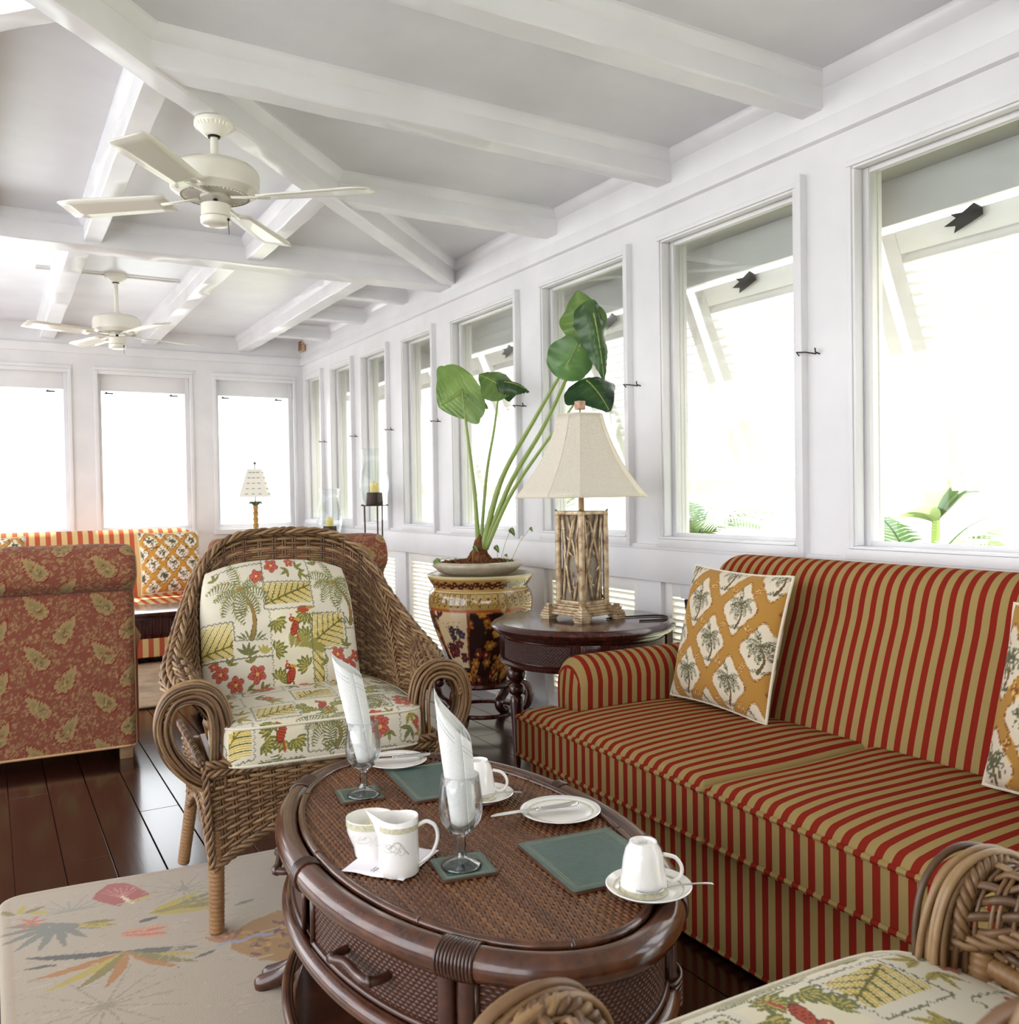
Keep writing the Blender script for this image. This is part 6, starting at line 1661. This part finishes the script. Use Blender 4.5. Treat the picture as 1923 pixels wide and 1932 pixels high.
leafblade((2.49, 3.455, 2.05), (2.545, 3.425, 1.735), (-.10, -.90, .2), .165, M_leaf_dk, .34, .18, .1, .3, .2, .09)
leafblade((2.47, 3.49, 1.735), (2.49, 3.32, 1.625), (-.30, -.50, .80), .275, M_leaf_dk, .14, .22, .35, .1, .15, .04)
# young side leaves on wiry stalks
for bx, tx, sz, fc, cc in (((2.16, 4.10, .90), (2.158, 4.062, .94), .042, (-.4, -.8, .3), .35), ((2.29, 4.05, .88), (2.252, 4.008, .937), .045, (-.3, -.8, .5), .3), ((2.30, 4.05, .88), (2.325, 3.974, 1.025), .05, (-.3, -.7, .6), .35),
                           ((2.30, 4.02, .86), (2.292, 3.975, .895), .022, (-.4, -.8, .3), .2), ((2.12, 4.15, .86), (1.99, 4.165, .872), .07, (-.3, -.4, .9), .8), ((2.32, 4.0, .86), (2.30, 3.975, .86), .045, (-.5, -.8, .0), .3), ((2.33, 4.0, .9), (2.41, 3.92, 1.03), .028, (-.3, -.7, .6), .5)):
    b0, t0 = Vector((*bx[:2], .845)), Vector(tx); m = MB(); m.tube([W(b0), W(b0.lerp(t0, .5) + Vector((0, 0, .02))), W(t0)], .0014, 5); m.build('vine_stalk', M_stem, ep)
    leafblade(t0, t0 + Vector((.35 * sz, -.3 * sz, -.75 * sz)), fc, sz * .62, M_leaf, cc, .1, .2, .1, .1, .02, 'small_leaf')

# ---- candle stands
def candle_stand(loc, label, hgt):
    t = thing('candle_stand', label, 'candle holder', loc, group='tall iron candle stands')
    m = MB(); P = []
    for r in (.001, .05, .085, .098):
        P.append([(r * math.cos(2 * PI * k / 48), r * math.sin(2 * PI * k / 48), hgt + (.004 * math.cos(8 * 2 * PI * k / 48) + .006 if r > .09 else 0)) for k in range(48)])
    m.grid(P, wrap_v=True); o = m.build('scalloped_plate', M_iron, t, angle=180); s = o.modifiers.new('thickness', 'SOLIDIFY'); s.thickness = .004
    m = MB(); m.lathe([(.058, hgt + .002), (.06, hgt + .02), (.056, hgt + .095), (.052, hgt + .097), (.05, hgt + .03)], 32); m.build('cup', M_iron, t, angle=60)
    for k in range(3):
        a = k * 2 * PI / 3 + .4; m = MB(); m.tube([(.075 * math.cos(a), .075 * math.sin(a), hgt), (.070 * math.cos(a), .070 * math.sin(a), hgt * .5), (.10 * math.cos(a), .10 * math.sin(a), 0)], .0055, 6); m.build('leg', M_iron, t)
    c = thing('pillar_candle', 'yellow candle on the ' + label, 'candle', (loc[0], loc[1], loc[2] + hgt + .03))
    m = MB(); m.lathe([(.031, 0), (.032, .12), (.03, .135), (.024, .14), (.018, .133), (.0001, .13)], 20); m.build('wax', M_wax, c); m = MB(); m.tube([(0, 0, .125), (.002, 0, .15)], .0015, 5); m.build('wick', M_ink, c)
    g = thing('hurricane_shade', 'clear glass hurricane on the ' + label, 'candle glass', (loc[0], loc[1], loc[2] + hgt + .006))
    pr = bez([(.066, 0), (.09, .06), (.105, .13), (.10, .21), (.082, .29), (.078, .35), (.088, .40)], 6); m = MB(); m.lathe(pr, 40, cap0=False, cap1=False); m.build('glass', M_hurr, g, angle=180)
    m = MB(); m.tube([(pr[-1][0] * math.cos(2 * PI * k / 40), pr[-1][0] * math.sin(2 * PI * k / 40), pr[-1][1]) for k in range(40)], .0018, 5, closed=True); m.build('rim', M_hurr, g)
candle_stand((2.395, 6.02, 0), 'taller iron candle stand beside the wicker chair back', 1.135)
candle_stand((2.47, 7.22, 0), 'lower iron candle stand near the far corner', .865)

# ---- ceiling fans
def fan(loc, ztop, label, rod, body_r=.147, a0=0.0, conduit=False):
    t = thing('ceiling_fan', label, 'fan', (loc[0], loc[1], ztop), 0, 'ivory ceiling fans'); z = 0
    m = MB(); pr = [(.066, 0), (.068, -.008), (.066, -.018), (.058, -.028), (.048, -.038), (.036, -.049), (.03, -.053), (.022, -.053)]; m.lathe(pr, 40, cap1=False); cn = m.build('canopy', M_fan, t, angle=60)
    m = MB()
    for k in range(30): a = 2 * PI * k / 30; m.tube([(.0665 * math.cos(a), .0665 * math.sin(a), -.017), (.0595 * math.cos(a), .0595 * math.sin(a), -.027)], .0022, 4)
    stuff(m.build('fluting', M_fan, cn))
    m = MB(); m.lathe([(.02, -.050), (.021, -.058), (.001, -.06)], 16); m.build('ball_socket', M_dkmetal, t)
    m = MB(); m.tube([(0, 0, -.055), (0, 0, -rod)], .0135, 12); m.lathe([(.0135, -rod + .022), (.022, -rod + .02), (.022, -rod), (.03, -rod - .004)], 16); m.build('downrod', M_fan, t, angle=60)
    z = -rod; m = MB(); pr = bez([(.028, z - .002), (.10, z - .008), (.135, z - .022), (body_r, z - .045), (body_r, z - .095), (body_r - .004, z - .105)], 5) + [np.array(q) for q in ((body_r - .016, z - .112), (.118, z - .122))]
    m.lathe([tuple(q) for q in pr], 64, cap1=False); mo = m.build('motor_housing', M_fan, t, angle=50)
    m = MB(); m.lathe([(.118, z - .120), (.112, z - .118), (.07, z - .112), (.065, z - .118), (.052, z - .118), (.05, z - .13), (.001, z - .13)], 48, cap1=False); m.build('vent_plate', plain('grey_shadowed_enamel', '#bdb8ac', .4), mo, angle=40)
    m = MB()
    for k in range(48):
        a = 2 * PI * k / 48; c, s = math.cos(a), math.sin(a); c2, s2 = math.cos(a + .05), math.sin(a + .05); m.tube([(.076 * c, .076 * s, z - .114), (.111 * c2, .111 * s2, z - .121)], .0022, 4)
    stuff(m.build('vent_fins', M_fan, mo))
    m = MB(); m.tube([(0, 0, z - .128), (0, 0, z - .152)], .008, 10); m.build('shaft', M_dkmetal, t)
    m = MB(); m.lathe([(.046, z - .150), (.050, z - .152), (.050, z - .192), (.047, z - .194)], 36); m.lathe([(.049, z - .195), (.053, z - .198), (.052, z - .216), (.044, z - .222), (.02, z - .2235), (.0001, z - .2235)], 36); sw = m.build('switch_housing', M_fan, t, angle=50)
    m = MB(); m.tube([(.034, -.038, z - .205), (.036, -.040, z - .26)], .0012, 4); m.ball((.034, -.040, z - .208), .006, n=8); m.build('pull_chain', M_dkmetal, sw)
    for k in range(4):
        a = a0 + k * PI / 2; d = Vector((math.cos(a), math.sin(a), 0)); n = Vector((-d.y, d.x, 0)); zc = z - .126; b = MB()
        b.tube([d * .06 + Vector((0, 0, zc)), d * .13 + Vector((0, 0, zc - .006)), d * .20 + Vector((0, 0, zc - .012))], [.012, .010, .012], 8, ry=.004, up=(0, 0, 1)); br = b.build('blade_iron', M_fan, t, angle=180)
        b = MB(); P = []
        for i in range(9):
            s = i / 8; w_ = .052 + .018 * s if s < .92 else .055; P.append([d * (.17 + .40 * s) + n * w_ * q + Vector((0, 0, zc - .010 + .010 * q)) for q in (-1, -.5, 0, .5, 1)])
        b.grid(P); o = b.build('blade', M_fan, t, angle=180); s = o.modifiers.new('thickness', 'SOLIDIFY'); s.thickness = .006
    if conduit:
        m = MB(); m.tube([(-.46, .0, -.010), (.42, -.0, -.010)], .007, 8); m.build('wiring_conduit', M_fan, t)
    return t
fan((.722, 3.268), ZC - .136, 'nearer ivory ceiling fan hanging from the diagonal beam', .143, .152, a0=R(52))
fan((.755, 6.32), ZC, 'farther ivory ceiling fan in the bright far bay', .26, a0=R(20), conduit=True)

# ---- tufted floral rug
RX0, RX1, RY0, RY1 = .0, 1.30, .35, 3.10
RB = Board(RX1 - RX0, RY1 - RY0, 330, '#a69885')
q = lambda x, y: (x - RX0, y - RY0)
def rl(x, y, ang, L, wd, col, vein=None, bend=0): RB.leaf(*q(x, y), ang, L, wd, col, vein, bend)
OLV, GRY, YEL, RED, ORG = '#7d7140', '#77746a', '#a8943f', '#9c4a40', '#a0703c'
RB.line([(.03, .03), (1.27, .03), (1.27, 2.72), (.03, 2.72), (.03, .03)], .012, '#a5927c')
def fanleaf(x, y, a, L, n, spread, col, wd=.018, outline=False):
    for k in range(n):
        d = a + spread * (k / (n - 1) - .5)
        if outline: RB.line([q(x, y), q(x + L * math.cos(d), y + L * math.sin(d))], .006, col, .002)
        else: rl(x, y, d, L * (.8 + .2 * math.sin(PI * k / (n - 1))), wd, col, None, .25 * (k / (n - 1) - .5))
fanleaf(.144, 2.831, R(-120), .17, 8, 2.6, '#77766a', .026)
for k in range(9): RB.line([q(.181, 2.893), q(.181 + .14 * math.cos(.1 + k * .36), 2.893 + .11 * math.sin(.1 + k * .36))], .007, '#8d8a7c', .003)
RB.poly([q(*p) for p in ((.245, 2.955), (.262, 3.0), (.30, 3.05), (.345, 3.04), (.372, 2.99), (.40, 2.91), (.36, 2.88), (.33, 2.90), (.312, 2.862), (.285, 2.89))], '#9a4f47')
for k in range(7): RB.line([q(.325, 2.92), q(.27 + .02 * k, 3.02 - .008 * abs(k - 3))], .004, '#b5756a')
RB.line([q(.325, 2.93), q(.345, 2.87)], .012, '#cfc0a0'); RB.line([q(.345, 2.885), q(.40, 2.905)], .012, '#b9963c')
for a, L, c in ((.25, .21, OLV), (.45, .19, YEL), (-.15, .23, OLV), (-.35, .2, YEL), (.05, .24, '#8a7d3a')): rl(.374, 2.772, a, L, .034, c, None, .15)
rl(.60, 2.70, .3, .07, .02, GRY); rl(.19, 2.79, -.45, .11, .034, YEL, OLV); rl(.20, 2.80, -.3, .10, .02, OLV); rl(.34, 2.725, .2, .06, .02, '#55524e')
for k in range(5): rl(.29, 2.66 + .006 * k, -.5 + .1 * k, .13, .018, '#b0685a' if k % 2 else '#c08a6a')
for a, L, c in ((2.95, .26, '#55524a'), (3.5, .24, ORG), (3.85, .24, YEL), (4.15, .20, OLV), (4.5, .19, ORG), (-1.15, .20, ORG), (-.75, .20, YEL), (-.55, .19, '#5d5a50'), (-.95, .22, OLV)): rl(.293, 2.564, a, L, .030, c, None, -.35 if a > 2 else .3)
rl(.44, 2.43, .3, .06, .014, '#5d5a50'); rl(.05, 2.59, -.2, .09, .016, '#55524a')
fanleaf(.494, 2.90, R(60), .13, 13, 5.6, '#8b8574', outline=True); fanleaf(.215, 2.304, R(90), .19, 15, 5.8, '#8f8470', outline=True); fanleaf(.40, 2.52, R(-60), .10, 7, 2.5, '#968c7a', outline=True)
RB.poly([q(*p) for p in ((.53, 2.43), (.56, 2.53), (.62, 2.57), (.70, 2.60), (.80, 2.50), (.76, 2.36), (.66, 2.27), (.58, 2.33))], '#9a7440')
for k in range(40): RB.oval(*q(.57 + .2 * random.random(), 2.33 + .2 * random.random()), .018, .007, random.choice(['#6d4440', '#b08a50', '#7a5a38', '#a98048']), random.random() * 3)
for k in range(6): rl(.53, 2.47, .9 + .25 * k, .09, .018, ORG if k % 2 else '#8b5a44')
for k in range(12): RB.oval(*q(.51 + .012 * k, 2.47 + .008 * math.sin(k)), .012, .006, '#8f8fa4', .3)
for k in range(4): rl(.04 + .012 * k, 2.945, 2.2 - .9 * k, .06, .02, YEL if k % 2 else OLV)
for k in range(6): rl(.08, 2.872, k * 1.05, .045, .012, '#b06a50')
for (x, y) in ((.9, 2.2), (.8, 1.2), (.35, 1.6), (.3, .9), (1.0, .7)):
    fanleaf(x, y, R(80), .2, 9, 3.4, OLV, .03); RB.flower(*q(x + .15, y + .1), .08, RED, '#7c3a34', '#c9a050')
for k in range(900):
    x, y = random.uniform(0, 1.3), random.uniform(0, 2.75); a = random.uniform(-.3, .3); RB.line([(x, y), (x + .05 * math.cos(a), y + .05 * math.sin(a))], .0022, random.choice(['#9b8c78', '#b0a28e']))
xs = [RX0, RX0 + .004, RX0 + .012] + list(np.arange(.02, .80, .0052)) + list(np.arange(.80, RX1 - .01, .03)) + [RX1 - .004, RX1]
ys = [RY0, RY0 + .004] + list(np.arange(RY0 + .02, 2.0, .03)) + list(np.arange(2.0, RY1 - .012, .0052)) + [RY1 - .011, RY1 - .004, RY1]
P = []; uv = []
for x in xs:
    row = []
    for y in ys:
        e = min(x - RX0, RX1 - x, y - RY0, RY1 - y); z = .008 * math.sqrt(max(0, 1 - (1 - min(e / .012, 1)) ** 2)); X = x
        # rounded far corner and gently wandering edge
        yy = y - .09 * (x) * max(0, (y - 2) / 1.1) + .006 * math.sin(x * 9) * max(0, (y - 2.6) / .5); cx_, cy_ = max(0, .07 - x) / .07, max(0, y - (RY1 - .07)) / .07
        if cx_ > 0 and cy_ > 0: k = 1 / max(math.hypot(cx_, cy_) / max(cx_, cy_), 1); X = .07 - .07 * cx_ * k; yy -= .07 * cy_ * (1 - k)
        row.append((X, yy, z)); uv.append((x - RX0, y - RY0))
    P.append(row)
m = MB(); m.grid(P); uv = np.array(uv)
rug = m.build('floral_rug', M_rug, angle=180); paint(rug, RB.sample(uv[:, 0], uv[:, 1])); tag(rug, 'cream tufted rug with leaves and flowers under the coffee table', 'rug')

# latch rod hanging on the louvred panel behind the pillow
t = thing('panel_latch', 'dark hanging latch rod below the sill, just left of the pillow', 'latch', (XW + .02, 2.965, .70))
m = MB(); m.box((-.012, -.035, .035), (.014, .035, .10)); m.build('keeper_block', M_wall, t, bevel=.004)
m = MB(); m.tube([(-.004, 0, .034), (-.004, 0, .01), (-.004, 0, -.03), (-.004, 0, -.30)], [.013, .011, .006, .005], 8); m.build('rod', M_dkmetal, t)
